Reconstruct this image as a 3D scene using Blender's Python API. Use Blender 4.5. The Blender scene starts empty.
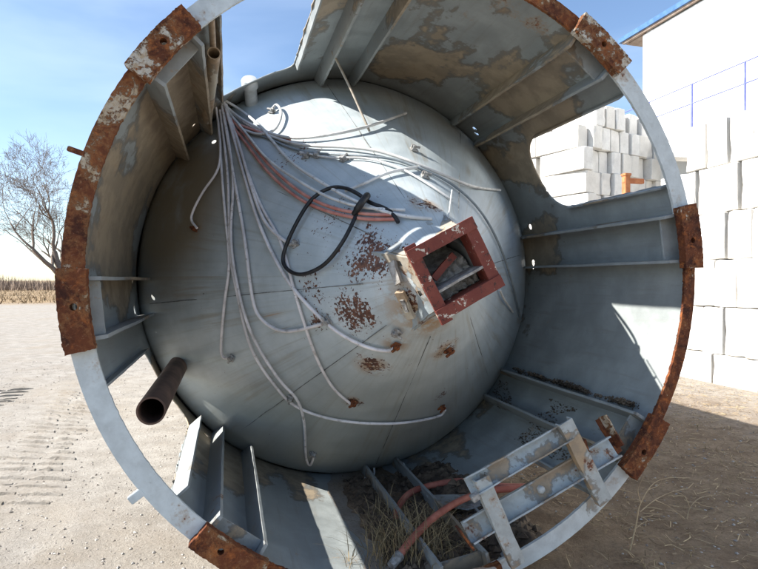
import bpy, bmesh, math, random
import numpy as np
from mathutils import Vector, Matrix, noise
rnd = random.Random(7)
R = math.radians
scene = bpy.context.scene
C = scene.collection

# ------------------------------------------------------------------ camera
S = 1.75          # outer radius of the tank skirt in metres
ZC = 1.70         # height of the tank axis (the skirt is sunk 5 cm in the dirt)
CAMU = np.array([-0.5818, -1.6372, -0.0131])      # camera in skirt radii, origin at rim centre
YAW, PITCH, FPX = 0.26053, -0.00869, 567.16
PPX = np.array([379.0, 284.5])
cam = bpy.data.cameras.new('camera'); cam.sensor_width = 36; cam.lens = FPX / 758 * 36
cam.clip_end = 3000; cam.clip_start = 0.05
camo = bpy.data.objects.new('camera', cam); C.objects.link(camo)
camo.location = (CAMU[0]*S, CAMU[1]*S, CAMU[2]*S + ZC)
camo.rotation_euler = (math.pi/2 + PITCH, 0, -YAW)
scene.camera = camo

# ------------------------------------------------------------------ light
XZ, AZ = R(39.2), R(4.0)
sdir = Vector((-math.cos(XZ), math.tan(AZ), math.sin(XZ))).normalized()   # towards the sun
SUN_EL = math.asin(sdir.z); SUN_AZ = math.atan2(sdir.x, sdir.y)
sun = bpy.data.lights.new('sun', 'SUN'); sun.energy = 5.0; sun.angle = R(0.53); sun.color = (1.0, 0.955, 0.88)
suno = bpy.data.objects.new('sun', sun); C.objects.link(suno)
suno.rotation_euler = sdir.to_track_quat('Z', 'Y').to_euler(); suno.location = (-30, 5, 40)
world = bpy.data.worlds.new('World'); scene.world = world; world.use_nodes = True
wn = world.node_tree; wn.nodes.clear()
def wnode(t, **k):
    n = wn.nodes.new(t)
    for a, b in k.items(): setattr(n, a, b)
    return n
wo = wnode('ShaderNodeOutputWorld'); bg = wnode('ShaderNodeBackground'); bg.inputs['Strength'].default_value = 0.092
sky = wnode('ShaderNodeTexSky', sky_type='NISHITA'); sky.sun_disc = False
sky.sun_elevation = SUN_EL; sky.sun_rotation = SUN_AZ
sky.air_density = 1.0; sky.dust_density = 0.35; sky.ozone_density = 2.2; sky.altitude = 300
tc = wnode('ShaderNodeTexCoord'); mp = wnode('ShaderNodeMapping'); mp.inputs['Scale'].default_value = (1.0, 1.0, 3.4)
mp.inputs['Rotation'].default_value = (0.12, 0.1, 0.5)
wn.links.new(tc.outputs['Generated'], mp.inputs['Vector'])
cl = wnode('ShaderNodeTexNoise'); cl.inputs['Scale'].default_value = 1.7; cl.inputs['Detail'].default_value = 5; cl.inputs['Roughness'].default_value = 0.5
cl.inputs['Distortion'].default_value = 0.5
wn.links.new(mp.outputs['Vector'], cl.inputs['Vector'])
mr = wnode('ShaderNodeMapRange'); mr.inputs['From Min'].default_value = 0.42; mr.inputs['From Max'].default_value = 0.85; mr.inputs['To Max'].default_value = 0.28
wn.links.new(cl.outputs['Fac'], mr.inputs['Value'])
mx = wnode('ShaderNodeMix', data_type='RGBA'); mx.inputs['B'].default_value = (8.6, 9.4, 10.4, 1)
wn.links.new(mr.outputs['Result'], mx.inputs['Factor']); wn.links.new(sky.outputs['Color'], mx.inputs['A'])
wn.links.new(mx.outputs['Result'], bg.inputs['Color']); wn.links.new(bg.outputs['Background'], wo.inputs['Surface'])
vs = scene.view_settings; vs.view_transform = 'Standard'; vs.look = 'None'; vs.gamma = 1.0; vs.exposure = 1.33; vs.use_curve_mapping = False
scene.cycles.max_bounces = 8; scene.cycles.diffuse_bounces = 5

# ------------------------------------------------------------------ pixel -> place
_f = np.array([math.sin(YAW)*math.cos(PITCH), math.cos(YAW)*math.cos(PITCH), math.sin(PITCH)])
_r = np.array([math.cos(YAW), -math.sin(YAW), 0.0]); _u = np.cross(_r, _f)
def ray(x, y): return _f + (x-PPX[0])/FPX*_r - (y-PPX[1])/FPX*_u
def W(q): return Vector((q[0]*S, q[1]*S, q[2]*S + ZC))
def px_plane(x, y, Y): d = ray(x, y); return CAMU + d*((Y-CAMU[1])/d[1])          # plane across the axis, skirt radii
def px_x(x, y, X): d = ray(x, y); return W(CAMU + d*((X/S-CAMU[0])/d[0]))
def px_ground(x, y, z=0.0): d = ray(x, y); return W(CAMU + d*(((z-ZC)/S-CAMU[2])/d[2]))
def px_cyl(x, y, r=0.985):
    d = ray(x, y); o = CAMU
    a = d[0]**2+d[2]**2; b = 2*(o[0]*d[0]+o[2]*d[2]); c = o[0]**2+o[2]**2-r*r
    return o + d*((-b+math.sqrt(b*b-4*a*c))/2/a)
CY0, CK = -0.25, 0.976/1.37          # cone: radius = CK * (y - CY0)
def px_cone(x, y, lift=0.0, ymax=1.0):
    d = ray(x, y); o = CAMU; y0 = CY0 - lift
    a = d[0]**2+d[2]**2-CK*CK*d[1]**2
    b = 2*(o[0]*d[0]+o[2]*d[2]-CK*CK*(o[1]-y0)*d[1]); c = o[0]**2+o[2]**2-CK*CK*(o[1]-y0)**2
    disc = b*b-4*a*c; q = None
    if disc >= 0:
        for t in sorted([(-b-math.sqrt(disc))/2/a, (-b+math.sqrt(disc))/2/a]):
            w = o+t*d
            if t > 0 and w[1] > y0: q = w; break
    if q is None or q[1] > ymax: q = px_plane(x, y, ymax)
    return q
def pol(th, r, y):                    # skirt polar -> world
    t = R(th); return W((r*math.cos(t), y, r*math.sin(t)))

# ------------------------------------------------------------------ object helpers
def obj(name, me, mat, parent=None, smooth=None):
    if isinstance(me, bmesh.types.BMesh):
        m = bpy.data.meshes.new(name); me.normal_update(); me.to_mesh(m); me.free(); me = m
    if mat and not me.materials: me.materials.append(mat)
    if smooth is not None:
        me.polygons.foreach_set('use_smooth', [True]*len(me.polygons))
        if smooth < 180: me.set_sharp_from_angle(angle=R(smooth))
    o = bpy.data.objects.new(name, me); C.objects.link(o)
    if parent: adopt(o, parent)
    return o
def adopt(o, parent):
    o.parent = parent
    o.matrix_parent_inverse = WM[parent.name].inverted() if parent.name in WM else Matrix.Identity(4)
WM = {}
def tag(o, label, cat, group=None, kind=None):
    if label: o['label'] = label
    if cat: o['category'] = cat
    if group: o['group'] = group
    if kind: o['kind'] = kind
    return o
def thing(name, label, cat, loc=(0, 0, 0), group=None):
    o = bpy.data.objects.new(name, None); C.objects.link(o); o.location = loc; o.empty_display_size = 0.2
    WM[o.name] = Matrix.Translation(Vector(loc))
    return tag(o, label, cat, group)
def mesh(name, v, f):
    m = bpy.data.meshes.new(name); m.from_pydata([tuple(a) for a in v], [], [tuple(a) for a in f]); m.update(); return m
def catmull(P, n=8):
    P = [np.array(p, float) for p in P]; Q = [2*P[0]-P[1]]+P+[2*P[-1]-P[-2]]; out = []
    for i in range(1, len(Q)-2):
        a, b, c, d = Q[i-1], Q[i], Q[i+1], Q[i+2]
        for k in range(n):
            t = k/n; out.append(0.5*(2*b+(c-a)*t+(2*a-5*b+4*c-d)*t*t+(3*b-a-3*c+d)*t**3))
    out.append(P[-1]); return out
def tube_data(pts, rad, sides=8, cap=True):
    pts = [Vector(p) for p in pts]; n = len(pts); rad = rad if hasattr(rad, '__len__') else [rad]*n
    v, f = [], []; nrm = None
    for i in range(n):
        t = (pts[min(i+1, n-1)]-pts[max(i-1, 0)]).normalized()
        if nrm is None:
            nrm = t.orthogonal().normalized()
        else:
            nrm = (nrm - t*nrm.dot(t)); nrm = nrm.normalized() if nrm.length > 1e-6 else t.orthogonal().normalized()
        b = t.cross(nrm)
        for k in range(sides):
            a = 2*math.pi*k/sides; v.append(pts[i]+(nrm*math.cos(a)+b*math.sin(a))*rad[i])
    for i in range(n-1):
        for k in range(sides):
            k2 = (k+1) % sides; f.append((i*sides+k, i*sides+k2, (i+1)*sides+k2, (i+1)*sides+k))
    if cap:
        f.append(tuple(range(sides-1, -1, -1))); f.append(tuple((n-1)*sides+k for k in range(sides)))
    return v, f
def tube(name, pts, rad, mat, parent=None, sides=8):
    v, f = tube_data(pts, rad, sides); return obj(name, mesh(name, v, f), mat, parent, 50)
def pipe_open(name, p0, p1, ro, ri, mat, parent=None, sides=28, seg=6):
    p0, p1 = Vector(p0), Vector(p1); t = (p1-p0).normalized(); a = t.orthogonal().normalized(); b = t.cross(a); v, f = [], []
    rings = [(p0+(p1-p0)*i/seg, ro) for i in range(seg+1)]+[(p1, ri)]+[(p1+(p0-p1)*i/3, ri) for i in range(1, 4)]
    for c, rr in rings:
        for k in range(sides):
            an = 2*math.pi*k/sides; v.append(c+(a*math.cos(an)+b*math.sin(an))*rr)
    for i in range(len(rings)-1):
        for k in range(sides):
            k2 = (k+1) % sides; f.append((i*sides+k, i*sides+k2, (i+1)*sides+k2, (i+1)*sides+k))
    f.append(tuple((len(rings)-1)*sides+k for k in range(sides))); f.append(tuple(range(sides-1, -1, -1)))
    return obj(name, mesh(name, v, f), mat, parent, 40)
def box_bm(bm, c, ex, ey, ez):        # centre and three half-extent vectors
    c, ex, ey, ez = Vector(c), Vector(ex), Vector(ey), Vector(ez)
    vs_ = [bm.verts.new(c+ex*a+ey*b+ez*d) for a in (-1, 1) for b in (-1, 1) for d in (-1, 1)]
    fs = [(0, 1, 3, 2), (4, 6, 7, 5), (0, 4, 5, 1), (2, 3, 7, 6), (0, 2, 6, 4), (1, 5, 7, 3)]
    flip = ex.cross(ey).dot(ez) < 0
    return [bm.faces.new([vs_[i] for i in (q[::-1] if flip else q)]) for q in fs]
def box(name, c, ex, ey, ez, mat, parent=None, bevel=0.004, rough=0.0, cuts=0):
    bm = bmesh.new(); box_bm(bm, c, ex, ey, ez)
    if cuts: bmesh.ops.subdivide_edges(bm, edges=bm.edges[:], cuts=cuts, use_grid_fill=True)
    if bevel and not cuts: bmesh.ops.bevel(bm, geom=bm.edges[:], offset=bevel, segments=2, affect='EDGES')
    if rough:
        for v in bm.verts: v.co += noise.noise_vector(v.co*14)*rough + noise.noise_vector(v.co*45)*rough*0.5
    return obj(name, bm, mat, parent, 35)
def beam(name, p0, p1, w, h, up, mat, parent=None, bevel=0.003, rough=0.0, cuts=0):
    p0, p1 = Vector(p0), Vector(p1); t = (p1-p0); up = Vector(up); s = t.cross(up).normalized(); u = s.cross(t).normalized()
    return box(name, (p0+p1)/2, t/2, s*w/2, u*h/2, mat, parent, bevel, rough, cuts)
def channel(name, p0, p1, w, d, th, open_dir, mat, parent=None):   # a C section: web and two flanges
    p0, p1, o = Vector(p0), Vector(p1), Vector(open_dir); t = (p1-p0); tn = t.normalized(); o = (o-tn*o.dot(tn)).normalized(); s = tn.cross(o)
    bm = bmesh.new()
    prof = [(-w/2, 0), (w/2, 0), (w/2, d), (w/2-th, d), (w/2-th, th), (-w/2+th, th), (-w/2+th, d), (-w/2, d)]
    n = 24; rows = []
    for i in range(n+1):
        c = p0+t*i/n
        rows.append([bm.verts.new(c+s*a+o*b+noise.noise_vector((c+s*a+o*b)*9)*0.0035) for a, b in prof])
    for i in range(n):
        for k in range(8):
            bm.faces.new((rows[i][k], rows[i][(k+1) % 8], rows[i+1][(k+1) % 8], rows[i+1][k]))
    for rw in (rows[0], rows[-1]):
        bm.faces.new((rw[0], rw[1], rw[4], rw[5])); bm.faces.new((rw[1], rw[2], rw[3], rw[4])); bm.faces.new((rw[0], rw[5], rw[6], rw[7]))
    bmesh.ops.recalc_face_normals(bm, faces=bm.faces[:])
    return obj(name, bm, mat, parent, 35)

# ------------------------------------------------------------------ materials
class M:
    def __init__(s, name, rough=0.6, metal=0.0, spec=0.4):
        s.m = bpy.data.materials.new(name); s.m.use_nodes = True; s.nt = s.m.node_tree
        s.b = s.nt.nodes['Principled BSDF']; s.b.inputs['Roughness'].default_value = rough; s.b.inputs['Metallic'].default_value = metal
        s.b.inputs['Specular IOR Level'].default_value = spec
        s.tc = s.nt.nodes.new('ShaderNodeTexCoord'); s.co = s.tc.outputs['Object']
    def n(s, t, **k):
        n = s.nt.nodes.new(t)
        for a, b in k.items(): setattr(n, a, b)
        return n
    def l(s, a, b): s.nt.links.new(a, b)
    def map(s, scale=(1, 1, 1), rot=(0, 0, 0), loc=(0, 0, 0), src=None):
        m = s.n('ShaderNodeMapping'); m.inputs['Scale'].default_value = scale; m.inputs['Rotation'].default_value = rot; m.inputs['Location'].default_value = loc
        s.l(src or s.co, m.inputs['Vector']); return m.outputs['Vector']
    def noise(s, scale, detail=6, rough=0.6, dist=0.0, co=None):
        n = s.n('ShaderNodeTexNoise'); n.inputs['Scale'].default_value = scale; n.inputs['Detail'].default_value = detail
        n.inputs['Roughness'].default_value = rough; n.inputs['Distortion'].default_value = dist
        s.l(co or s.co, n.inputs['Vector']); return n.outputs['Fac']
    def rng(s, v, lo, hi, a=0.0, b=1.0):
        m = s.n('ShaderNodeMapRange', interpolation_type='SMOOTHSTEP'); m.inputs['From Min'].default_value = lo; m.inputs['From Max'].default_value = hi
        m.inputs['To Min'].default_value = a; m.inputs['To Max'].default_value = b; s.l(v, m.inputs['Value']); return m.outputs['Result']
    def math(s, op, a, b=None):
        m = s.n('ShaderNodeMath', operation=op, use_clamp=False)
        for i, x in enumerate((a, b)):
            if x is None: continue
            if isinstance(x, (int, float)): m.inputs[i].default_value = x
            else: s.l(x, m.inputs[i])
        return m.outputs[0]
    def mix(s, f, a, b):
        m = s.n('ShaderNodeMix', data_type='RGBA')
        if isinstance(f, (int, float)): m.inputs['Factor'].default_value = f
        else: s.l(f, m.inputs['Factor'])
        for k, x in (('A', a), ('B', b)):
            if isinstance(x, tuple): m.inputs[k].default_value = (*x, 1)
            else: s.l(x, m.inputs[k])
        return m.outputs['Result']
    def near(s, p, r0, r1):           # 1 inside r0 of point p, 0 beyond r1
        d = s.n('ShaderNodeVectorMath', operation='DISTANCE'); s.l(s.co, d.inputs[0]); d.inputs[1].default_value = tuple(p)
        return s.rng(d.outputs['Value'], r0, r1, 1.0, 0.0)
    def done(s, col, bump=None, strength=0.3, dist=0.01, rough=None):
        if isinstance(col, tuple): s.b.inputs['Base Color'].default_value = (*col, 1)
        else: s.l(col, s.b.inputs['Base Color'])
        if bump is not None:
            bn = s.n('ShaderNodeBump'); bn.inputs['Strength'].default_value = strength; bn.inputs['Distance'].default_value = dist
            s.l(bump, bn.inputs['Height']); s.l(bn.outputs['Normal'], s.b.inputs['Normal'])
        if rough is not None: s.l(rough, s.b.inputs['Roughness'])
        return s.m
RUST_D, RUST_M, RUST_O = (0.048, 0.017, 0.012), (0.145, 0.047, 0.021), (0.37, 0.12, 0.034)
def rust_color(m, sc=9.0):
    a = m.noise(sc, 10, 0.72, 0.5); b = m.noise(sc*2.1, 9, 0.75, 0.3, m.map(loc=(5, 1, 2))); g = m.noise(sc*9, 5, 0.7)
    c = m.mix(m.rng(a, 0.36, 0.56), RUST_D, RUST_M); c = m.mix(m.rng(b, 0.50, 0.68, 0, 0.9), c, RUST_O)
    c = m.mix(m.rng(g, 0.55, 0.72, 0, 0.6), c, (0.06, 0.026, 0.018)); return m.mix(m.rng(g, 0.30, 0.42, 0.5, 0), c, (0.40, 0.25, 0.15))
def mat_rust(name, paint=(0.55, 0.52, 0.46), amount=0.5, sc=8.0):
    m = M(name, 0.88, 0, 0.2); c = rust_color(m, sc)
    p = m.math('ADD', m.math('MULTIPLY', m.noise(sc*0.7, 9, 0.7, 0.4, m.map(loc=(3.1, 1.7, 0.4))), 0.68), m.math('MULTIPLY', m.noise(sc*5, 8, 0.75, 0.2, m.map(loc=(8, 2, 1))), 0.32))
    msk = m.rng(p, amount, amount+0.03)
    c = m.mix(m.rng(p, amount-0.07, amount, 0, 0.45), c, (0.32, 0.15, 0.06))
    pc = m.mix(m.rng(m.noise(sc*4, 6, 0.7), 0.4, 0.65), paint, tuple(x*f for x, f in zip(paint, (0.75, 0.62, 0.48))))
    c = m.mix(m.math('MULTIPLY', msk, 0.92), c, pc)
    h = m.math('ADD', m.math('MULTIPLY', m.noise(75, 7, 0.75), 0.8), m.math('MULTIPLY', msk, 0.4))
    return m.done(c, h, 0.9, 0.012)
def mat_paint(name, base, tan=0.6, tan_col=(0.30, 0.235, 0.165), rust=0.66, streak=0.35, rough=0.55, sc=1.0, axis=(1, 0.45, 1), tan_zones=(), rust_zones=()):
    m = M(name, rough, 0, 0.45)
    big = m.math('ADD', m.math('MULTIPLY', m.noise(1.3*sc, 7, 0.55, 0.25, m.map(loc=(2.2, 0.3, 5.1), scale=axis)), 0.85), m.math('MULTIPLY', m.noise(9*sc, 8, 0.65, 0.2), 0.15))
    for (p, r0_, r1_, k_) in tan_zones: big = m.math('ADD', big, m.math('MULTIPLY', m.near(p, r0_, r1_), k_))
    fine = m.noise(55, 5, 0.65); mid = m.noise(5.5*sc, 8, 0.62, 0.2)
    c = m.mix(m.rng(mid, 0.3, 0.75), tuple(x*0.84 for x in base), tuple(min(1, x*1.12) for x in base))
    st = m.noise(4.0, 6, 0.6, 0.0, m.map(scale=(6, 0.5, 6)))
    c = m.mix(m.rng(st, 0.5, 0.8, 0, streak), c, tuple(x*0.55 for x in (0.3, 0.26, 0.2)))
    c = m.mix(m.rng(big, tan, tan+0.035, 0, 0.85), c, m.mix(m.rng(mid, 0.4, 0.6), tan_col, tuple(x*0.72 for x in tan_col)))
    edge = m.math('MULTIPLY', m.rng(big, tan-0.012, tan+0.005), m.rng(big, tan+0.012, tan+0.04, 1, 0))
    c = m.mix(m.math('MULTIPLY', edge, 0.55), c, (0.10, 0.075, 0.05))
    rs = m.math('ADD', m.math('MULTIPLY', m.noise(3.1*sc, 9, 0.7, 0.3, m.map(loc=(9, 4, 2))), 0.72), m.math('MULTIPLY', m.noise(34, 5, 0.7), 0.28))
    
    for (p, r0_, r1_, k_) in rust_zones: rs = m.math('ADD', rs, m.math('MULTIPLY', m.near(p, r0_, r1_), k_))
    rm = m.rng(rs, rust, rust+0.035); c = m.mix(m.rng(rs, rust-0.07, rust+0.01, 0, 0.5), c, (0.30, 0.19, 0.10)); c = m.mix(rm, c, rust_color(m, 14))
    c = m.mix(m.rng(fine, 0.62, 0.8, 0, 0.35), c, (0.13, 0.11, 0.085))
    h = m.math('ADD', m.math('MULTIPLY', fine, 0.25), m.math('MULTIPLY', big, 0.9)); h = m.math('ADD', h, m.math('MULTIPLY', rm, 0.4))
    return m.done(c, h, 0.35, 0.012, m.rng(mid, 0.3, 0.7, rough-0.1, rough+0.2))
PADS = [8.0, 51.3, 95.0, 140.5, 185.5, 233.3, 278.5, 323.5]
TZ = [(pol(155, 0.98, 0.45), 0.3, 0.85, 0.13), (pol(172, 0.98, 0.75), 0.2, 0.7, 0.11), (pol(150, 0.98, 0.95), 0.2, 0.7, 0.13), (pol(45, 0.95, 0.5), 0.15, 0.6, 0.12), (pol(70, 0.98, 0.75), 0.1, 0.8, 0.06), (pol(135, 0.95, 0.5), 0.1, 0.5, 0.1),
      (pol(-15, 0.98, 0.5), 0.4, 1.0, -0.12), (pol(-10, 0.98, 0.15), 0.3, 0.8, -0.12), (pol(-107, 0.98, 0.4), 0.4, 0.8, -0.10), (pol(85, 0.98, 0.9), 0.1, 0.6, 0.08), (pol(8, 0.96, 0.35), 0.1, 0.5, 0.07), (pol(9, 0.96, 0.85), 0.1, 0.5, 0.06)]
RZ = [(pol(68, 0.98, 0.12), 0.02, 0.22, 0.10), (pol(62, 0.98, 0.15), 0.0, 0.16, 0.11), (pol(75, 0.98, 0.1), 0.0, 0.2, 0.09)]
m_skirt = mat_paint('skirt_paint', (0.275, 0.30, 0.30), tan=0.545, rust=0.665, tan_col=(0.38, 0.295, 0.195), tan_zones=TZ, rust_zones=RZ)
m_stiff = mat_paint('stiffener_paint', (0.28, 0.30, 0.30), tan=0.54, rust=0.63, sc=1.6, tan_col=(0.34, 0.26, 0.17), tan_zones=TZ)
m_white = mat_paint('ring_paint', (0.50, 0.54, 0.55), tan=0.66, rust=0.66, streak=0.2, sc=1.7, rust_zones=[(pol(pc+e, 0.97, 0), 0.0, 0.2, 0.10) for pc in PADS for e in (-9, 9)])
m_frame = mat_paint('frame_paint', (0.36, 0.39, 0.39), tan=0.53, rust=0.60, streak=0.4, sc=2.6, tan_col=(0.34, 0.24, 0.14))
m_body = mat_paint('body_paint', (0.55, 0.57, 0.56), tan=0.66, rust=0.68)
m_rust = mat_rust('rusty_plate', amount=0.53, sc=5.5, paint=(0.50, 0.43, 0.33))
m_rust2 = mat_rust('flaking_paint_plate', amount=0.505, sc=9, paint=(0.56, 0.53, 0.47))
m_rust3 = mat_rust('brown_rust', amount=0.60, sc=9)
m_tanpipe = mat_paint('tan_pipe', (0.40, 0.36, 0.29), tan=0.5, rust=0.63, tan_col=(0.33, 0.23, 0.14), sc=3)
m_redox = M('red_oxide_paint', 0.7); _c = m_redox.mix(m_redox.rng(m_redox.noise(9, 7), 0.35, 0.7), (0.135, 0.027, 0.018), (0.19, 0.046, 0.03))
_k = m_redox.rng(m_redox.noise(22, 9, 0.75, 0.3), 0.575, 0.615); _c = m_redox.mix(_k, _c, (0.045, 0.02, 0.016))
_k2 = m_redox.rng(m_redox.noise(17, 8, 0.72, 0.2, m_redox.map(loc=(4, 2, 7))), 0.60, 0.615); _c = m_redox.mix(_k2, _c, (0.55, 0.50, 0.42))
m_redox = m_redox.done(_c, m_redox.noise(70, 5), 0.5, 0.006)
def simple(name, a, b, sc=12.0, rough=0.6, bump=0.25, spec=0.4, lo=0.35, hi=0.68):
    m = M(name, rough, 0, spec); n = m.noise(sc, 7, 0.62)
    return m.done(m.mix(m.rng(n, lo, hi), a, b), m.noise(sc*6, 5), bump, 0.006)
m_rustpipe = simple('brown_pipe', (0.065, 0.036, 0.026), (0.15, 0.085, 0.06), 5, 0.7, 0.5)
def hose_mat(name, a_, b_):
    m = M(name, 0.5, 0, 0.4); c = m.mix(m.rng(m.noise(5, 6, 0.6), 0.35, 0.68), a_, b_); c = m.mix(m.rng(m.noise(13, 8, 0.7, 0.3), 0.52, 0.70, 0, 0.6), c, (0.20, 0.165, 0.13))
    c = m.mix(m.rng(m.noise(45, 4, 0.6), 0.64, 0.72, 0, 0.6), c, (0.12, 0.09, 0.07)); return m.done(c, m.noise(60, 4), 0.3, 0.004)
m_hose = hose_mat('lilac_grey_hose', (0.52, 0.49, 0.485), (0.74, 0.70, 0.695))
m_hosew = hose_mat('grey_hose', (0.45, 0.45, 0.44), (0.63, 0.63, 0.62))
m_hosed = simple('dark_grey_hose', (0.16, 0.19, 0.21), (0.25, 0.28, 0.30), 9, 0.5)
m_hoser = simple('faded_red_hose', (0.38, 0.13, 0.10), (0.55, 0.27, 0.22), 7, 0.6)
m_hoseg = simple('red_rubber_hose', (0.30, 0.085, 0.06), (0.46, 0.17, 0.12), 7, 0.75)
m_black = simple('black_cable', (0.006, 0.006, 0.007), (0.02, 0.02, 0.022), 20, 0.5)
m_fit = simple('fitting_metal', (0.16, 0.15, 0.14), (0.36, 0.36, 0.35), 40, 0.45)
m_fitr = mat_rust('rusty_fitting', amount=0.6, sc=30)
m_debris = simple('duct_debris', (0.20, 0.18, 0.16), (0.42, 0.40, 0.37), 22, 0.9, 0.9)
m_seam = simple('grimy_weld', (0.07, 0.07, 0.065), (0.22, 0.23, 0.225), 16, 0.7)
m_cap = simple('vent_cap_white', (0.38, 0.40, 0.40), (0.50, 0.52, 0.52), 14, 0.5)
m_steel = simple('bare_rod', (0.26, 0.22, 0.17), (0.40, 0.36, 0.30), 20, 0.5)

# cone: blue-grey paint, radial streaks, rust speckle in clusters, brown film on the left flank
m = M('cone_paint', 0.5, 0, 0.5)
mid = m.noise(4.5, 8, 0.62, 0.2); fine = m.noise(60, 5, 0.65)
c = m.mix(m.rng(mid, 0.3, 0.75), (0.345, 0.395, 0.42), (0.455, 0.505, 0.525))
sx = m.n('ShaderNodeSeparateXYZ'); m.l(m.co, sx.inputs[0])
dz = m.math('SUBTRACT', sx.outputs['Z'], ZC); ang = m.math('ARCTAN2', dz, sx.outputs['X'])
rad = m.math('POWER', m.math('ADD', m.math('MULTIPLY', dz, dz), m.math('MULTIPLY', sx.outputs['X'], sx.outputs['X'])), 0.5)
cb = m.n('ShaderNodeCombineXYZ'); m.l(m.math('MULTIPLY', ang, 14.0), cb.inputs[0]); m.l(m.math('MULTIPLY', rad, 0.9), cb.inputs[1])
sn = m.noise(1.6, 8, 0.65, 0.1, cb.outputs[0])
c = m.mix(m.rng(sn, 0.48, 0.75, 0, 0.45), c, (0.22, 0.205, 0.16))
tan_n = m.noise(1.2, 6, 0.6, 0.3, m.map(loc=(1.1, 4.3, 2.2)))
lowp = m.rng(m.math('ADD', sx.outputs['Z'], m.math('MULTIPLY', tan_n, 0.9)), 0.9, 1.9, 1, 0)
c = m.mix(m.math('MULTIPLY', lowp, 0.55), c, (0.27, 0.255, 0.20))
bl = m.near(W(px_cone(165, 200)), 0.35, 1.0); c = m.mix(m.math('MULTIPLY', bl, m.rng(tan_n, 0.28, 0.52)), c, (0.235, 0.195, 0.135))
bl2 = m.near(W(px_cone(480, 130)), 0.2, 0.7); c = m.mix(m.math('MULTIPLY', bl2, m.rng(tan_n, 0.38, 0.62, 0, 0.8)), c, (0.28, 0.22, 0.15))
lowf = m.math('MULTIPLY', m.math('SUBTRACT', m.noise(6.5, 5, 0.6, 0.4, m.map(loc=(2, 9, 4))), 0.5), 0.5)
vor = m.math('ADD', m.math('MULTIPLY', m.noise(58, 3, 0.6), 0.75), m.math('MULTIPLY', m.noise(24, 4, 0.6), 0.25)); vor = m.math('ADD', vor, lowf); spk = None
for (x, y, r0, r1, th) in [(370, 256, 0.0, 0.27, 0.365), (352, 312, 0.0, 0.25, 0.385), (372, 366, 0.0, 0.2, 0.43), (312, 290, 0.0, 0.26, 0.47), (318, 318, 0.0, 0.2, 0.46),
                           (425, 205, 0.0, 0.2, 0.46), (415, 300, 0.0, 0.26, 0.42), (300, 152, 0.0, 0.34, 0.475), (445, 350, 0.0, 0.2, 0.45), (352, 402, 0.0, 0.10, 0.36), (440, 395, 0, 0.16, .44), (340, 220, 0, 0.5, 0.5)]:
    nr = m.near(W(px_cone(x, y)), r0, r1*1.25)
    k = m.rng(m.math('SUBTRACT', vor, m.math('MULTIPLY', m.math('SUBTRACT', 1.0, nr), 0.30)), th+0.06, th+0.085)
    spk = k if spk is None else m.math('MAXIMUM', spk, k)
stv = m.near(W(px_cone(275, 325)), 0.0, 0.16); sp2 = m.math('MULTIPLY', stv, m.rng(sn, 0.56, 0.62))
drip = m.rng(m.noise(0.8, 8, 0.7, 0.2, m.map(loc=(3, 7, 0), src=cb.outputs[0])), 0.52, 0.66, 0, 0.5); c = m.mix(m.math('MULTIPLY', drip, m.rng(tan_n, 0.42, 0.6)), c, (0.25, 0.20, 0.125))
c = m.mix(m.math('MULTIPLY', sp2, 0.7), c, (0.36, 0.17, 0.05))
halo = None
for (x, y, r1) in [(352, 402, 0.1), (372, 366, 0.16), (425, 205, 0.14), (415, 310, 0.30), (422, 318, 0.28), (395, 345, 0.12), (445, 350, 0.14), (196, 229, 0.1), (430, 325, 0.2)]:
    nr = m.near(W(px_cone(x, y)), 0.0, r1); halo = nr if halo is None else m.math('MAXIMUM', halo, nr)
c = m.mix(m.math('MULTIPLY', halo, m.rng(m.noise(14, 7, 0.65), 0.38, 0.56, 0, 0.9)), c, (0.30, 0.185, 0.085))
c = m.mix(spk, c, m.mix(m.rng(m.noise(30, 4), 0.4, 0.6), (0.055, 0.02, 0.013), (0.13, 0.05, 0.026)))
c = m.mix(m.rng(fine, 0.64, 0.8, 0, 0.4), c, (0.14, 0.12, 0.1))
m_cone = m.done(c, m.math('ADD', m.math('MULTIPLY', fine, 0.3), m.math('MULTIPLY', mid, 0.5)), 0.25, 0.012, m.rng(mid, 0.3, 0.7, 0.42, 0.62))

# ground: pale gravel yard; brown dirt under the tank and to its right
m = M('yard_ground', 0.95, 0, 0.2)
sx = m.n('ShaderNodeSeparateXYZ'); m.l(m.co, sx.inputs[0])
n1 = m.noise(0.5, 8, 0.6, 0.2); n2 = m.noise(4.0, 9, 0.68); n3 = m.noise(38, 7, 0.72); n4 = m.noise(150, 4, 0.7)
pale = m.mix(m.rng(n2, 0.3, 0.7), (0.265, 0.24, 0.208), (0.375, 0.345, 0.305)); pale = m.mix(m.rng(n3, 0.50, 0.70, 0, 0.75), pale, (0.17, 0.145, 0.12)); pale = m.mix(m.rng(m.noise(1.6, 8, 0.7, 0.3), 0.45, 0.7, 0, 0.55), pale, (0.26, 0.22, 0.175))
pale = m.mix(m.rng(n1, 0.5, 0.7, 0, 0.5), pale, (0.30, 0.25, 0.19)); pale = m.mix(m.rng(n4, 0.6, 0.75, 0, 0.5), pale, (0.48, 0.46, 0.43))
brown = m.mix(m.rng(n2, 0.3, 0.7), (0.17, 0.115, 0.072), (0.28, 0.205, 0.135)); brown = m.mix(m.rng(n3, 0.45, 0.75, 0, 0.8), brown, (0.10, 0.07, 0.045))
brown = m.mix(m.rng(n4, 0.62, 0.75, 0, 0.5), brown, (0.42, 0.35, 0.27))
wob = m.math('ADD', sx.outputs['X'], m.math('MULTIPLY', m.math('SUBTRACT', n1, 0.5), 2.2)); wob = m.math('ADD', wob, m.math('MULTIPLY', m.math('SUBTRACT', n2, 0.5), 0.8))
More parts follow.
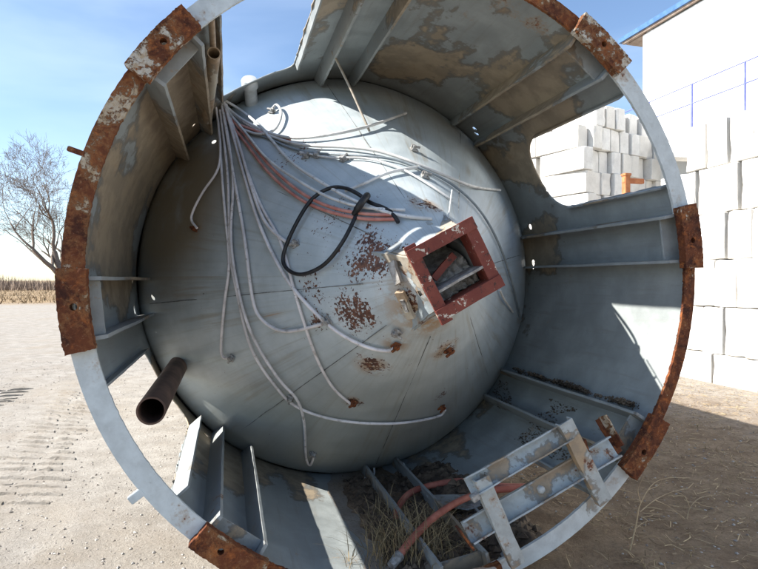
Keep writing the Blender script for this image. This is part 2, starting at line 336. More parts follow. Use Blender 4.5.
bm_ = m.math('MULTIPLY', m.rng(wob, -0.35, 0.35), m.rng(wob, 3.9, 6.2, 1, 0.12)); bm_ = m.math('MULTIPLY', bm_, m.rng(sx.outputs['Y'], 6.0, 14.0, 1, 0))
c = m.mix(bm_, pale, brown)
fld = m.math('MULTIPLY', m.rng(m.math('ADD', sx.outputs['Y'], m.math('MULTIPLY', n1, 10)), 42, 50), 1.0)
c = m.mix(fld, c, m.mix(m.rng(n1, 0.35, 0.65), (0.22, 0.15, 0.085), (0.32, 0.235, 0.14)))
m_ground = m.done(c, m.math('ADD', m.math('MULTIPLY', n3, 0.7), m.math('MULTIPLY', n4, 0.25)), 0.8, 0.03)
m_stone = M('gravel_stone', 0.9); oi = m_stone.n('ShaderNodeAttribute', attribute_name='tint')
m_stone = m_stone.done(m_stone.mix(oi.outputs['Fac'], (0.20, 0.17, 0.145), (0.46, 0.43, 0.39)), m_stone.noise(90, 4), 0.4, 0.004)
m_soil = simple('dark_soil', (0.06, 0.044, 0.032), (0.17, 0.125, 0.085), 11, 0.95, 0.9)
m_straw = M('dry_straw', 0.8); oi = m_straw.n('ShaderNodeAttribute', attribute_name='tint')
m_straw = m_straw.done(m_straw.mix(oi.outputs['Fac'], (0.12, 0.075, 0.04), (0.46, 0.35, 0.20)))
m_grass = M('dry_grass', 0.8); oi = m_grass.n('ShaderNodeAttribute', attribute_name='tint')
m_grass = m_grass.done(m_grass.mix(oi.outputs['Fac'], (0.11, 0.082, 0.036), (0.42, 0.31, 0.165)))
m_weed = simple('dry_weed_stalk', (0.36, 0.26, 0.15), (0.50, 0.39, 0.25), 10, 0.8)
m_bark = simple('grey_bark', (0.12, 0.09, 0.07), (0.20, 0.155, 0.125), 6, 0.9, 0.5)
m_far = simple('far_brush', (0.17, 0.125, 0.095), (0.26, 0.20, 0.155), 3, 0.95)  # brown lightened so distance haze is put into the colour
m = M('white_concrete', 0.85, 0, 0.25); oi = m.n('ShaderNodeObjectInfo'); ov = m.map(src=m.co); va = m.n('ShaderNodeVectorMath', operation='ADD'); m.l(m.co, va.inputs[0])
cbx = m.n('ShaderNodeCombineXYZ'); m.l(m.math('MULTIPLY', oi.outputs['Random'], 40), cbx.inputs[0]); m.l(cbx.outputs[0], va.inputs[1]); oc = va.outputs[0]
c = m.mix(m.rng(m.noise(2.6, 8, 0.65, 0.2, oc), 0.35, 0.7), (0.60, 0.585, 0.555), (0.76, 0.745, 0.71)); c = m.mix(m.rng(m.noise(9, 8, 0.7, 0, oc), 0.55, 0.72, 0, 0.45), c, (0.43, 0.40, 0.36))
pz = m.rng(m.noise(55, 3, 0.5, 0, oc), 0.68, 0.72); c = m.mix(m.math('MULTIPLY', pz, 0.7), c, (0.30, 0.28, 0.25))
tw = m.rng(oi.outputs['Random'], 0, 1, 0, 0.35); c = m.mix(tw, c, (0.62, 0.57, 0.49))
m_block = m.done(c, m.math('SUBTRACT', m.noise(24, 7, 0.7, 0, oc), m.math('MULTIPLY', pz, 0.6)), 0.5, 0.015)
m = M('white_siding', 0.5, 0, 0.4); m_wall = m.done(m.mix(m.rng(m.noise(1.2, 7, 0.6, 0, m.map(scale=(1, 1, 0.3))), 0.4, 0.7), (0.76, 0.76, 0.74), (0.83, 0.83, 0.82)), m.noise(30, 3), 0.05, 0.005)
m_blue = simple('blue_trim', (0.05, 0.12, 0.27), (0.08, 0.17, 0.34), 5, 0.45, 0.05)
m_rail = simple('blue_violet_rail', (0.13, 0.15, 0.42), (0.20, 0.22, 0.52), 8, 0.45, 0.05)
m_soff = simple('soffit_board', (0.28, 0.20, 0.15), (0.42, 0.34, 0.28), 5, 0.7, 0.2)
m_deck = simple('galvanised_deck', (0.36, 0.37, 0.38), (0.50, 0.51, 0.52), 6, 0.5, 0.2)
m_orange = simple('orange_brown_post', (0.40, 0.13, 0.05), (0.55, 0.22, 0.09), 6, 0.7, 0.3)

# ================================================================== ground
def ground_h(x, y):
    d = math.hypot(x-0.5, y-1.0)
    h = noise.noise(Vector((x*0.35, y*0.35, 0)))*0.03 + noise.noise(Vector((x*1.7, y*1.7, 3)))*0.014
    if d < 14: h += noise.noise(Vector((x*6, y*6, 7)))*0.008
    inside = 1.0 if (abs(x) < 1.5 and 0.0 < y < 3.0) else 0.0
    if inside and x > 0.05: h += 0.02+0.045*max(0, noise.noise(Vector((x*3, y*3, 11))))
    return h if d < 40 else h + noise.noise(Vector((x*0.02, y*0.02, 5)))*0.25*min(1, (d-40)/60)
def build_ground():
    n = 230; a = np.linspace(-1, 1, n); k = 7.6
    xs = np.sinh(a*k)/math.sinh(k)*900+0.5; ys = np.sinh(a*k)/math.sinh(k)*900+1.0
    v = [(x, y, ground_h(x, y)) for y in ys for x in xs]
    f = [(j*n+i, j*n+i+1, (j+1)*n+i+1, (j+1)*n+i) for j in range(n-1) for i in range(n-1)]
    o = obj('ground', mesh('ground', v, f), m_ground, None, 180); tag(o, None, None, kind='structure'); return o
build_ground()

def scatter(name, mat, count, region, size, z_fn, label, cat, seed, flat=0.6):
    rg = np.random.default_rng(seed); base = np.array([(1, 0, 0), (-1, 0, 0), (0, 1, 0), (0, -1, 0), (0, 0, 1), (0, 0, -1)], float)
    tri = np.array([(0, 2, 4), (2, 1, 4), (1, 3, 4), (3, 0, 4), (2, 0, 5), (1, 2, 5), (3, 1, 5), (0, 3, 5)])
    V, F, T = [], [], []; i = 0; tries = 0
    while i < count and tries < count*6:
        tries += 1
        p = region(rg)
        if p is None: continue
        s = size[0]*(size[1]/size[0])**(rg.random()**2.2)
        q = base*(0.65+0.7*rg.random((6, 3)))*np.array([1, 0.8+0.4*rg.random(), flat])*s; an = rg.random()*6.28; c_, s_ = math.cos(an), math.sin(an)
        q = np.stack([q[:, 0]*c_-q[:, 1]*s_, q[:, 0]*s_+q[:, 1]*c_, q[:, 2]], -1)
        z = p[2] if len(p) > 2 else z_fn(p[0], p[1])
        V.append(q+np.array([p[0], p[1], z+s*flat*0.35])); F.append(tri+6*i); T += [rg.random()]*6; i += 1
    me = mesh(name, np.concatenate(V).tolist(), np.concatenate(F).tolist())
    at = me.attributes.new('tint', 'FLOAT', 'POINT'); at.data.foreach_set('value', T)
    return tag(obj(name, me, mat), label, cat, kind='stuff')
def reg_left(rg):
    y = -2.6+13.0*rg.random()**1.6; x = -7.5+7.6*rg.random()
    if x > -1.0 and y > -0.2: return None
    return (x, y)
def reg_right(rg):
    y = -2.4+9.0*rg.random()**1.5; x = 0.0+6.4*rg.random()
    if x < 1.9 and y > 0.0 and x < 1.2: return None
    return (x, y)
scatter('gravel', m_stone, 26000, reg_left, (0.003, 0.015), ground_h, 'loose pale gravel strewn over the sunlit yard', 'gravel', 1)
scatter('dirt_gravel', m_stone, 7000, reg_right, (0.003, 0.016), ground_h, 'small stones and clods on the brown shaded dirt', 'gravel', 2)

def blades(name, mat, label, cat, seed, items):      # items: (x, y, z, n, height, spread, lean, width)
    rg = random.Random(seed); V, F, T = [], [], []
    for (x, y, z, n, hgt, spr, lean, wid) in items:
        for _ in range(n):
            a = rg.random()*6.28; rr = spr*math.sqrt(rg.random()); bx, by = x+rr*math.cos(a), y+rr*math.sin(a)
            d = rg.random()*6.28; h = hgt*(0.4+0.8*rg.random()); le = lean*h*(0.3+rg.random()); w = wid*(0.6+0.8*rg.random())
            dx, dy = math.cos(d), math.sin(d); px_, py_ = -dy*w, dx*w; b = len(V)
            z0 = (z if z is not None else ground_h(bx, by))-0.01
            for (t, ww) in ((0, 1), (0.45, 0.8), (0.8, 0.5)):
                cx_, cy_, cz_ = bx+dx*le*t*t*1.2, by+dy*le*t*t*1.2, z0+h*(t-0.25*t*t*min(1.6, lean))
                V += [(cx_+px_*ww, cy_+py_*ww, cz_), (cx_-px_*ww, cy_-py_*ww, cz_)]
            V.append((bx+dx*le*1.25, by+dy*le*1.25, z0+h*(1-0.28*min(1.6, lean))))
            F += [(b, b+1, b+3, b+2), (b+2, b+3, b+5, b+4), (b+4, b+5, b+6)]; T += [rg.random()]*7
    me = mesh(name, V, F); at = me.attributes.new('tint', 'FLOAT', 'POINT'); at.data.foreach_set('value', T)
    return tag(obj(name, me, mat), label, cat, kind='stuff')
def straw():
    rg = random.Random(5); V, F, T = [], [], []
    for _ in range(17000):
        y = -1.8+8.6*rg.random()**1.3; x = 0.3+6.2*rg.random()
        if x < 1.3 and y > 0.05 and rg.random() < 0.75: continue
        a = rg.random()*6.28; L = 0.010+0.055*rg.random()**2; w = 0.0012+0.0018*rg.random(); b = len(V); dx, dy = math.cos(a), math.sin(a)
        for t in (-1, 0, 1):
            cx_, cy_ = x+dx*L*t/1, y+dy*L*t; cz_ = ground_h(cx_, cy_)+0.006+0.012*rg.random()
            V += [(cx_-dy*w, cy_+dx*w, cz_), (cx_+dy*w, cy_-dx*w, cz_+0.002)]
        F += [(b, b+1, b+3, b+2), (b+2, b+3, b+5, b+4)]; T += [rg.random()]*6
    me = mesh('straw_litter', V, F); at = me.attributes.new('tint', 'FLOAT', 'POINT'); at.data.foreach_set('value', T)
    tag(obj('straw_litter', me, m_straw), 'dry straw litter scattered over the brown dirt', 'straw', kind='stuff')
straw()
its = []
for (px, py, n, h) in [(392, 560, 60, 0.26), (410, 548, 70, 0.24), (430, 552, 60, 0.26), (445, 540, 40, 0.2), (378, 545, 40, 0.18), (385, 520, 40, 0.16), (425, 566, 60, 0.25), (455, 562, 40, 0.2), (400, 530, 35, 0.17), (368, 567, 40, 0.2)]:
    g = px_ground(px, py); its.append((g.x, g.y, 0.03, n, h*1.1, 0.13, 0.95, 0.0024))
for k in range(34):
    its.append((rnd.uniform(1.0, 5.5), rnd.uniform(-0.6, 4.5), None, 12, 0.09, 0.09, 1.2, 0.0018))
blades('dry_grass', m_grass, 'dry grass growing through the bottom of the tank and over the dirt', 'grass', 3, its)

# tracks of a tracked machine: rows of low lugs pressed in the pale dirt
def tracks():
    bm = bmesh.new(); rg = random.Random(4)
    for (A0, A1, B0, B1) in (((-45, 505), (60, 388), (62, 505), (99, 394)), ((-190, 470), (-20, 392), (-90, 470), (40, 386))):
        A0, A1, B0, B1 = (px_ground(*q) for q in (A0, A1, B0, B1)); n = int((A1-A0).length/0.2)
        for k in range(n):
            t = k/n; a, b = A0.lerp(A1, t), B0.lerp(B1, t); m0 = rg.uniform(0.42, 0.6)
            for (u0, u1) in ((rg.uniform(0, 0.12), m0-0.02), (m0+0.03, rg.uniform(0.8, 1.0))):
                sh = rg.uniform(-0.03, 0.03); N = 8; rows = []; fw = (A1-A0).normalized()
                for i in range(N):
                    q = a.lerp(b, u0+(u1-u0)*i/(N-1)); e = math.sin(math.pi*(i+0.35)/(N-0.3))**0.5; hh = 0.027*e*rg.uniform(0.5, 1.2); q = q+fw*(sh+rg.uniform(-0.012, 0.012)); q.z = ground_h(q.x, q.y)
                    up = Vector((0, 0, 1)); rows.append([bm.verts.new(q-fw*0.012-up*0.015), bm.verts.new(q+up*hh), bm.verts.new(q+fw*0.03+up*hh*0.95), bm.verts.new(q+fw*0.13-up*0.015)])
                for i in range(N-1):
                    for j in range(3): bm.faces.new((rows[i][j], rows[i+1][j], rows[i+1][j+1], rows[i][j+1]))
    tag(obj('track_marks', bm, m_ground, None, 60), 'rows of machine track marks pressed into the pale yard', 'track marks', kind='stuff')
tracks()

# ================================================================== the tank
tank = thing('storage_tank', 'big grey steel tank on its side, open rusty skirt and cone end showing', 'tank', (0, 1.0, 0))
HOLES = [(19.3, 39.8, 0.04, 0.80, 0.165), (107.5, 128.7, 0.04, 0.93, 0.05), (199.0, 220.6, 0.035, 1.03, 0.11), (291, 309.5, 0.045, 0.60, 0.12)]
DOTS = [(15.5, 1.03, 0.016), (4.5, 1.055, 0.017), (3.0, 1.06, 0.011), (50.0, 1.03, 0.014), (48.4, 1.05, 0.013), (137.5, 0.98, 0.012), (181.2, 1.03, 0.012), (190.2, 1.05, 0.012), (188.5, 1.02, 0.02), (226.5, 1.02, 0.014), (239, 0.98, 0.014)]
RS = 0.985
def skirt_sdf(th, y):
    best = 9.0
    for (a, b, y0, y1, rc) in HOLES:
        cx_ = (a+b)/2; dx = ((th-cx_+180) % 360-180)*math.pi/180*RS; hw = R((b-a)/2)*RS; cy_ = (y0+y1)/2; hh = (y1-y0)/2
        r_ = rc if y > cy_ else 0.02
        qx, qy = abs(dx)-hw+r_, abs(y-cy_)-hh+r_
        d = math.hypot(max(qx, 0), max(qy, 0))+min(max(qx, qy), 0)-r_
        if abs(d) < 0.06: d += 0.003*noise.noise(Vector((th*0.9, y*40, a)))+0.004*noise.noise(Vector((th*0.25, y*12, a)))
        best = min(best, d)
    for (a, yy, rr) in DOTS:
        dx = ((th-a+180) % 360-180)*math.pi/180*RS; best = min(best, math.hypot(dx, y-yy)-rr)
    return best
def build_skirt():
    nt, ny = 600, 96; ys = np.linspace(0.008, 1.15, ny); dth = 360/nt; cell = max(R(dth)*RS, ys[1]-ys[0])
    TH = np.zeros((ny, nt)); YY = np.zeros((ny, nt))
    for j in range(ny):
        for i in range(nt):
            th, y = i*dth, ys[j]; d = skirt_sdf(th, y)
            if abs(d) < cell*0.62 and 0 < j < ny-1:
                e = 0.004; gt = (skirt_sdf(th+math.degrees(e/RS), y)-skirt_sdf(th-math.degrees(e/RS), y))/(2*e); gy = (skirt_sdf(th, y+e)-skirt_sdf(th, y-e))/(2*e)
                g = math.hypot(gt, gy) or 1; th -= math.degrees(d*gt/g/g/RS); y -= d*gy/g/g
            TH[j, i], YY[j, i] = th, y
    V = []
    for j in range(ny):
        for i in range(nt):
            th, y = TH[j, i], YY[j, i]; dent = 0.004*noise.noise(Vector((math.cos(R(th))*4, y*4, math.sin(R(th))*4)))
            V.append(pol(th, RS+dent, y))
    F = []
    for j in range(ny-1):
        for i in range(nt):
            i2 = (i+1) % nt
            cth = TH[j, i]+dth/2; 
            ct = (TH[j, i]+(TH[j, i2] if i2 else 360)+TH[j+1, i]+(TH[j+1, i2] if i2 else 360))/4; cy_ = (YY[j, i]+YY[j, i2]+YY[j+1, i]+YY[j+1, i2])/4
            if skirt_sdf(ct, cy_) > 0: F.append((j*nt+i, j*nt+i2, (j+1)*nt+i2, (j+1)*nt+i))
    bm = bmesh.new(); me = mesh('skirt', V, F); bm.from_mesh(me)
    bmesh.ops.delete(bm, geom=[v for v in bm.verts if not v.link_faces], context='VERTS'); bmesh.ops.recalc_face_normals(bm, faces=bm.faces[:])
    o = obj('skirt', bm, m_skirt, tank, 40)
    o.data['x'] = 0
    sm = o.modifiers.new('thickness', 'SOLIDIFY'); sm.thickness = 0.009; sm.offset = 0
    return o
skirt = build_skirt()

# stiffener plates: two per column, from the base plate to the cone
for k, pc in enumerate(PADS):
    for sgn in (-1, 1):
        th = pc+sgn*4.9; bm = bmesh.new(); n = 30; rows = []
        for i in range(n+1):
            y = 0.004+(1.115-0.004)*i/n; ri = 0.905 if k not in (0, 7) else 0.90
            wob = 0.12*noise.noise(Vector((y*3, k, sgn))); ri += 0.002*noise.noise(Vector((y*20, k, sgn*3)))
            if y > 1.0: ri = max(ri, CK*(y-CY0)+0.004)
            ri = min(ri, RS-0.02); dt = 0.32
            rows.append([bm.verts.new(pol(th+wob-dt, RS-0.001, y)), bm.verts.new(pol(th+wob-dt, ri, y)), bm.verts.new(pol(th+wob+dt, ri, y)), bm.verts.new(pol(th+wob+dt, RS-0.001, y))])
        for i in range(n):
            for q in range(4): bm.faces.new((rows[i][q], rows[i][(q+1) % 4], rows[i+1][(q+1) % 4], rows[i+1][q]))
        bm.faces.new(rows[0]); bm.faces.new(rows[-1]); bmesh.ops.recalc_face_normals(bm, faces=bm.faces[:])
        obj('stiffener', bm, m_stiff, tank, 40)
    # gusset between the two stiffeners just behind the base plate
    a, b = R(pc-4.4), R(pc+4.4); bm = bmesh.new(); vs1 = [pol(pc+e, r_, y_) for y_ in (0.045, 0.053) for (e, r_) in ((-4.5, RS-0.004), (4.5, RS-0.004), (4.5, 0.918), (-4.5, 0.918))]
    vv = [bm.verts.new(p) for p in vs1]
    for q in ((0, 1, 2, 3), (7, 6, 5, 4), (0, 4, 5, 1), (1, 5, 6, 2), (2, 6, 7, 3), (3, 7, 4, 0)): bm.faces.new([vv[i] for i in q])
    bmesh.ops.recalc_face_normals(bm, faces=bm.faces[:]); obj('gusset', bm, m_stiff, tank)
# turned-in lips along the straight edges of the openings
for (a, b, y0, y1, rc) in HOLES:
    for th, rl in ((a-0.35, 0.952), (b+0.35, 0.915 if a == 199.0 else 0.952)):
        bm = bmesh.new(); n = 16; rows = []
        for i in range(n+1):
            y = 0.05+(y1-rc-0.05)*i/n; ri = rl+0.004*noise.noise(Vector((y*9, th, 0)))
            rows.append([bm.verts.new(pol(th+e, r_, y)) for (e, r_) in ((-0.22, RS-0.002), (-0.22, ri), (0.22, ri), (0.22, RS-0.002))])
        for i in range(n):
            for q in range(4): bm.faces.new((rows[i][q], rows[i][(q+1) % 4], rows[i+1][(q+1) % 4], rows[i+1][q]))
        bm.faces.new(rows[0]); bm.faces.new(rows[-1]); bmesh.ops.recalc_face_normals(bm, faces=bm.faces[:]); obj('opening_lip', bm, m_stiff, tank)

# base ring: eight arcs; rusted over the closed panels, still painted over the openings
def ring_arc(t0, t1, mat, ri=0.938, ro=1.0, y0=-0.002, y1=0.014, ragged=0.0, seed=0):
    bm = bmesh.new(); n = max(8, int((t1-t0)/0.3)); rows = []
    for i in range(n+1):
        th = t0+(t1-t0)*i/n; g = ragged*noise.noise(Vector((th*0.9, seed, 0)))+ragged*0.9*noise.noise(Vector((th*3.7, seed, 4)))
        g2 = ragged*0.5*noise.noise(Vector((th*1.1, seed, 9)))
        rows.append([bm.verts.new(pol(th, r_, y_)) for (r_, y_) in ((ri+g, y0), (ro+g2, y0), (ro+g2, y1), (ri+0.045+g, y1), (ri+0.045+g, y1+0.0), (ri+g, y1-0.006))])
    for i in range(n):
        for q in range(6): bm.faces.new((rows[i][q], rows[i][(q+1) % 6], rows[i+1][(q+1) % 6], rows[i+1][q]))
    bm.faces.new(rows[0]); bm.faces.new(rows[-1]); bmesh.ops.remove_doubles(bm, verts=bm.verts[:], dist=1e-5); bmesh.ops.recalc_face_normals(bm, faces=bm.faces[:])
    return obj('ring_segment', bm, mat, tank, 35)
for k in range(8):
    t0 = PADS[k]+5.0; t1 = (PADS[(k+1) % 8] if k < 7 else PADS[0]+360)-5.0
    opened = k in (0, 2, 4, 6)
    sg = ring_arc(t0, t1, m_white if opened else (m_rust if k in (1, 3) else m_rust3), ri=0.94 if opened else (0.945 if k != 7 else 0.957), ragged=0.0012 if opened else 0.0028, seed=k)
    sg['label'] = 'pale painted stretch of the base ring across an opening' if opened else 'rusted stretch of the base ring along a closed skirt panel'
# base plates: thick, pitted, with a bolt hole
def base_plate(pc, mat, k):
    hw, r0, r1, y0, y1 = 6.4, 0.934, 1.006, -0.034, -0.0035; bm = bmesh.new(); nt, nr = 44, 12
    rag = lambda a, b, c_: noise.noise(Vector((a, b, c_+k*3.3)))
    def P(i, j, y):
        th = pc+hw*(2*i/nt-1); r_ = r0+(r1-r0)*j/nr
        e = 0.0022*rag(i*1.3, 0, 1)+0.0012*rag(i*0.3, 3, 1) if j in (0, nr) else 0; e2 = 0.16*rag(j*1.2, 5, 1) if i in (0, nt) else 0
        return pol(th+e2, r_+e, y+(0.0022*rag(i*0.9, j*0.9, 7) if y == y0 else 0))
    hole_c = (pc-0.8+1.1*math.sin(k*2.3), 0.968)
    g0 = {(i, j): bm.verts.new(P(i, j, y0)) for i in range(nt+1) for j in range(nr+1)}; g1 = {(i, j): bm.verts.new(P(i, j, y1)) for i in range(nt+1) for j in range(nr+1)}
    def hole(i, j):
        th = pc+hw*(2*(i+0.5)/nt-1); r_ = r0+(r1-r0)*(j+0.5)/nr
        return math.hypot(R(th-hole_c[0])*0.95, r_-hole_c[1]) < 0.0095
    for v in list(g0.items())+list(g1.items()):       # round the hole edge
        (i, j), vert = v; th = pc+hw*(2*i/nt-1); r_ = r0+(r1-r0)*j/nr; dx, dy = R(th-hole_c[0])*0.95, r_-hole_c[1]; d = math.hypot(dx, dy)
        if 0.005 < d < 0.0145:
            s = 0.0095/d; y = (vert.co.y)/S; q = pol(hole_c[0]+math.degrees(dx*s/0.95), hole_c[1]+dy*s, y); vert.co = q
    for i in range(nt):
        for j in range(nr):
            if not hole(i, j):
                bm.faces.new((g0[i, j], g0[i+1, j], g0[i+1, j+1], g0[i, j+1])); bm.faces.new((g1[i, j], g1[i, j+1], g1[i+1, j+1], g1[i+1, j]))
    be = [e for e in bm.edges if len(e.link_faces) == 1]
    for (i, j), v in g0.items():                       # close outer sides and the bore
        for (di, dj) in ((1, 0), (0, 1)):
            if (i+di, j+dj) in g0:
                e = bm.edges.get((v, g0[i+di, j+dj])); e1 = bm.edges.get((g1[i, j], g1[i+di, j+dj]))
                if e and len(e.link_faces) == 1 and e1 and len(e1.link_faces) == 1: bm.faces.new((v, g0[i+di, j+dj], g1[i+di, j+dj], g1[i, j]))
    bmesh.ops.delete(bm, geom=[v for v in bm.verts if not v.link_faces], context='VERTS'); bmesh.ops.recalc_face_normals(bm, faces=bm.faces[:])
    return obj('base_plate', bm, mat, tank, 30)
for k, pc in enumerate(PADS): base_plate(pc, {3: m_rust2, 1: m_rust2, 4: m_rust, 0: m_rust3, 7: m_rust3}.get(k, m_rust), k)

# cone end, revolved
def cone_n(p): rv = Vector((p.x, 0, p.z-ZC)).normalized(); return Vector((rv.x, -CK, rv.z)).normalized()
def build_cone():
    prof = [(0.9905, 1.20), (0.983, 1.16), (0.976, 1.135), (0.966, 1.105)]
    for i in range(26):
        y = 1.08-(1.08+0.135)*i/25; prof.append((CK*(y-CY0), y))
    n = 240; V, F = [], []
    for (r_, y) in prof:
        for i in range(n):
            th = 360*i/n; sm = min(1.0, max(0, (y-0.1)*2)); d = (0.007*noise.noise(Vector((math.cos(R(th))*r_*2.6, y*2.6, math.sin(R(th))*r_*2.6)))+0.0028*noise.noise(Vector((math.cos(R(th))*r_*8, y*7, math.sin(R(th))*r_*8))))*sm
            kk = max(0.0, min(1.0, (0.12-y)/0.24)); V.append(pol(th, r_+d*S*0.6, y)+Vector((0.0185*S*kk, 0, 0.016*S*kk)))
    for j in range(len(prof)-1):
        for i in range(n): F.append((j*n+i, j*n+(i+1) % n, (j+1)*n+(i+1) % n, (j+1)*n+i))
    return obj('cone', mesh('cone', V, F), m_cone, tank, 60)
cone_o = build_cone()
for th in [187.5+45*k for k in range(8)]:              # radial weld beads
    pts = []
    for i in range(60):
        y = 0.02+1.03*i/59; pts.append(pol(th+0.15*noise.noise(Vector((y*8, th, 0))), CK*(y-CY0)-0.0004, y))
    tube('weld_seam', pts, [0.0026+0.0008*noise.noise(Vector((i*0.9, th, 0))) for i in range(60)], m_seam, cone_o, 6)

# vessel behind the cone
def build_body():
    prof = [(0.9905, 1.148), (1.0, 1.17), (1.0, 1.6), (1.0, 2.6), (1.0, 3.8), (1.0, 4.6), (0.93, 4.85), (0.75, 5.05), (0.4, 5.2), (0.0, 5.25)]
    n = 128; V, F = [], []
    for (r_, y) in prof:
        for i in range(n): V.append(pol(360*i/n, r_, y))
    for j in range(len(prof)-1):
        for i in range(n): F.append((j*n+i, (j+1)*n+i, (j+1)*n+(i+1) % n, j*n+(i+1) % n))
    return obj('vessel_body', mesh('vessel_body', V, F), m_body, tank, 50)
build_body()

# outlet duct with its four red flange bars
fc = [px_plane(*p, -0.20) for p in ((406.8, 249.8), (471.4, 217), (504.6, 284.2), (439, 324.6))]
fcw = [W(p) for p in fc]; fcen = sum(fcw, Vector())/4; ux = ((fcw[1]-fcw[0])+(fcw[2]-fcw[3])).normalized(); uy = Vector((0, 1, 0)); uz = uy.cross(ux)*-1
uz = ux.cross(uy); hs = 0.187
def duct_mesh():
    bm = bmesh.new(); hi = hs-0.052; th = 0.008; n = 10
    for (ax, bx) in ((ux, uz), (ux*-1, uz), (uz, ux), (uz*-1, ux)):
        rows = []
        for i in range(n+1):
            t = i/n; yy = -0.20*S+t*0.50; flare = 1.0+0.22*t
            rows.append([(fcen+ax*(hi*flare)+bx*(hi*flare*e)+Vector((0, yy+0.20*S, 0))) for e in (-1, 1)])
        for i in range(n):
            o = ax*th; quad = [rows[i][0], rows[i][1], rows[i+1][1], rows[i+1][0]]
            a = [bm.verts.new(p) for p in quad]; b = [bm.verts.new(p+o) for p in quad]
            bm.faces.new(a); bm.faces.new(b[::-1])
            for q in range(4): bm.faces.new((a[q], b[q], b[(q+1) % 4], a[(q+1) % 4]))
    bmesh.ops.remove_doubles(bm, verts=bm.verts[:], dist=1e-4)
    bmesh.ops.recalc_face_normals(bm, faces=bm.faces[:]); return bm
duct = obj('outlet_duct', duct_mesh(), m_stiff, tank)
bw = 0.03; e1 = hs-bw
for i, (c_, ax, off) in enumerate(((uz*e1, ux, -0.004), (uz*-e1, ux, -0.003), (ux*e1, uz, 0.006), (ux*-e1, uz, 0.005))):
    L = hs if i < 2 else hs-0.002; per = uz if i < 2 else ux
    if i == 3: L = hs+0.018
    b = box('flange_bar', fcen+c_+Vector((0, off, 0)), ax*L, per*bw, Vector((0, 0.007, 0)), m_redox, duct, 0, 0.0018, 6)
    edge = box('flange_web', fcen+c_.normalized()*(hs-2*bw+0.004)+Vector((0, 0.05, 0)), ax*(hs-2*bw), per*0.005, Vector((0, 0.045, 0)), m_redox, duct, 0, 0.001, 4)
# inner baffle and caked material in the throat
box('baffle_plate', fcen-uz*0.055+Vector((0, 0.07, 0)), ux*(hs-2*bw), uz*0.006, Vector((0, 0.075, 0)), m_debris, duct, 0, 0.002, 5)
bm = bmesh.new(); bmesh.ops.create_grid(bm, x_segments=26, y_segments=26, size=1)
for v in bm.verts:
    a, b = v.co.x, v.co.y; h = 0.17+0.05*noise.noise(Vector((a*3, b*3, 1)))+0.03*noise.noise(Vector((a*8, b*8, 2)))-0.06*max(0, b*-1)
    h += 0.30*max(0, b-0.15)
    v.co = fcen+ux*(a*(hs-bw*2))+uz*(b*(hs-bw*2))+Vector((0, h, 0))
obj('caked_residue', bm, m_debris, duct, 60)
beam('throat_bar', fcen-ux*0.09+uz*-0.005+Vector((0, 0.10, 0)), fcen+ux*0.06+uz*0.05+Vector((0, 0.10, 0)), 0.035, 0.02, (0, 1, 0), m_redox, duct, 0, 0.003, 5)
# flared, dented transition box between duct and cone
def transition():
    bm = bmesh.new(); th = 0.01; n = 12
    for q, (ax, bx) in enumerate(((ux, uz), (ux*-1, uz), (uz, ux), (uz*-1, ux))):
        def P(i, j, o):
            t = i/n; e = 2*j/n-1; hh = 0.150+0.075*t+(0.02 if q in (1, 3) else 0)*t
            p = fcen+ax*(hh+o)+bx*(hh*e)+Vector((0, 0.10+0.30*t, 0)); return p+noise.noise_vector(p*9)*0.009+noise.noise_vector(p*26)*0.004
        g = {(i, j, o): bm.verts.new(P(i, j, o*th)) for i in range(n+1) for j in range(n+1) for o in (0, 1)}
        for i in range(n):
            for j in range(n):
                if noise.noise(Vector((i*0.5+q*9, j*0.45, 2))) > 0.42 and 1 < j < n-1: continue
                bm.faces.new([g[a_] for a_ in ((i, j, 1), (i+1, j, 1), (i+1, j+1, 1), (i, j+1, 1))]); bm.faces.new([g[a_] for a_ in ((i, j, 0), (i, j+1, 0), (i+1, j+1, 0), (i+1, j, 0))])
        for i in range(n):
            for (i0, j0, i1, j1) in ((0, i, 0, i+1), (i, 0, i+1, 0), (i, n, i+1, n)): bm.faces.new((g[i0, j0, 0], g[i0, j0, 1], g[i1, j1, 1], g[i1, j1, 0]))
    bmesh.ops.delete(bm, geom=[v for v in bm.verts if not v.link_faces], context='VERTS'); bmesh.ops.recalc_face_normals(bm, faces=bm.faces[:]); return bm
obj('transition_box', transition(), mat_paint('transition_paint', (0.27, 0.31, 0.33), tan=0.5, rust=0.56, sc=4.0, tan_col=(0.36, 0.31, 0.24)), duct, 30)
for (x0, y0, x1, y1, w, mt) in [(388, 253, 431, 223, 0.035, m_stiff), (392, 262, 398, 284, 0.04, m_debris), (399, 292, 412, 318, 0.045, m_tanpipe), (402, 300, 408, 312, 0.02, m_fit)]:
    a, b = W(px_cone(x0, y0, 0.012)), W(px_cone(x1, y1, 0.012)); nrm = cone_n((a+b)/2)
    beam('duct_cleat', a, b, w, 0.022, nrm, mt, duct, 0, 0.005, 6)

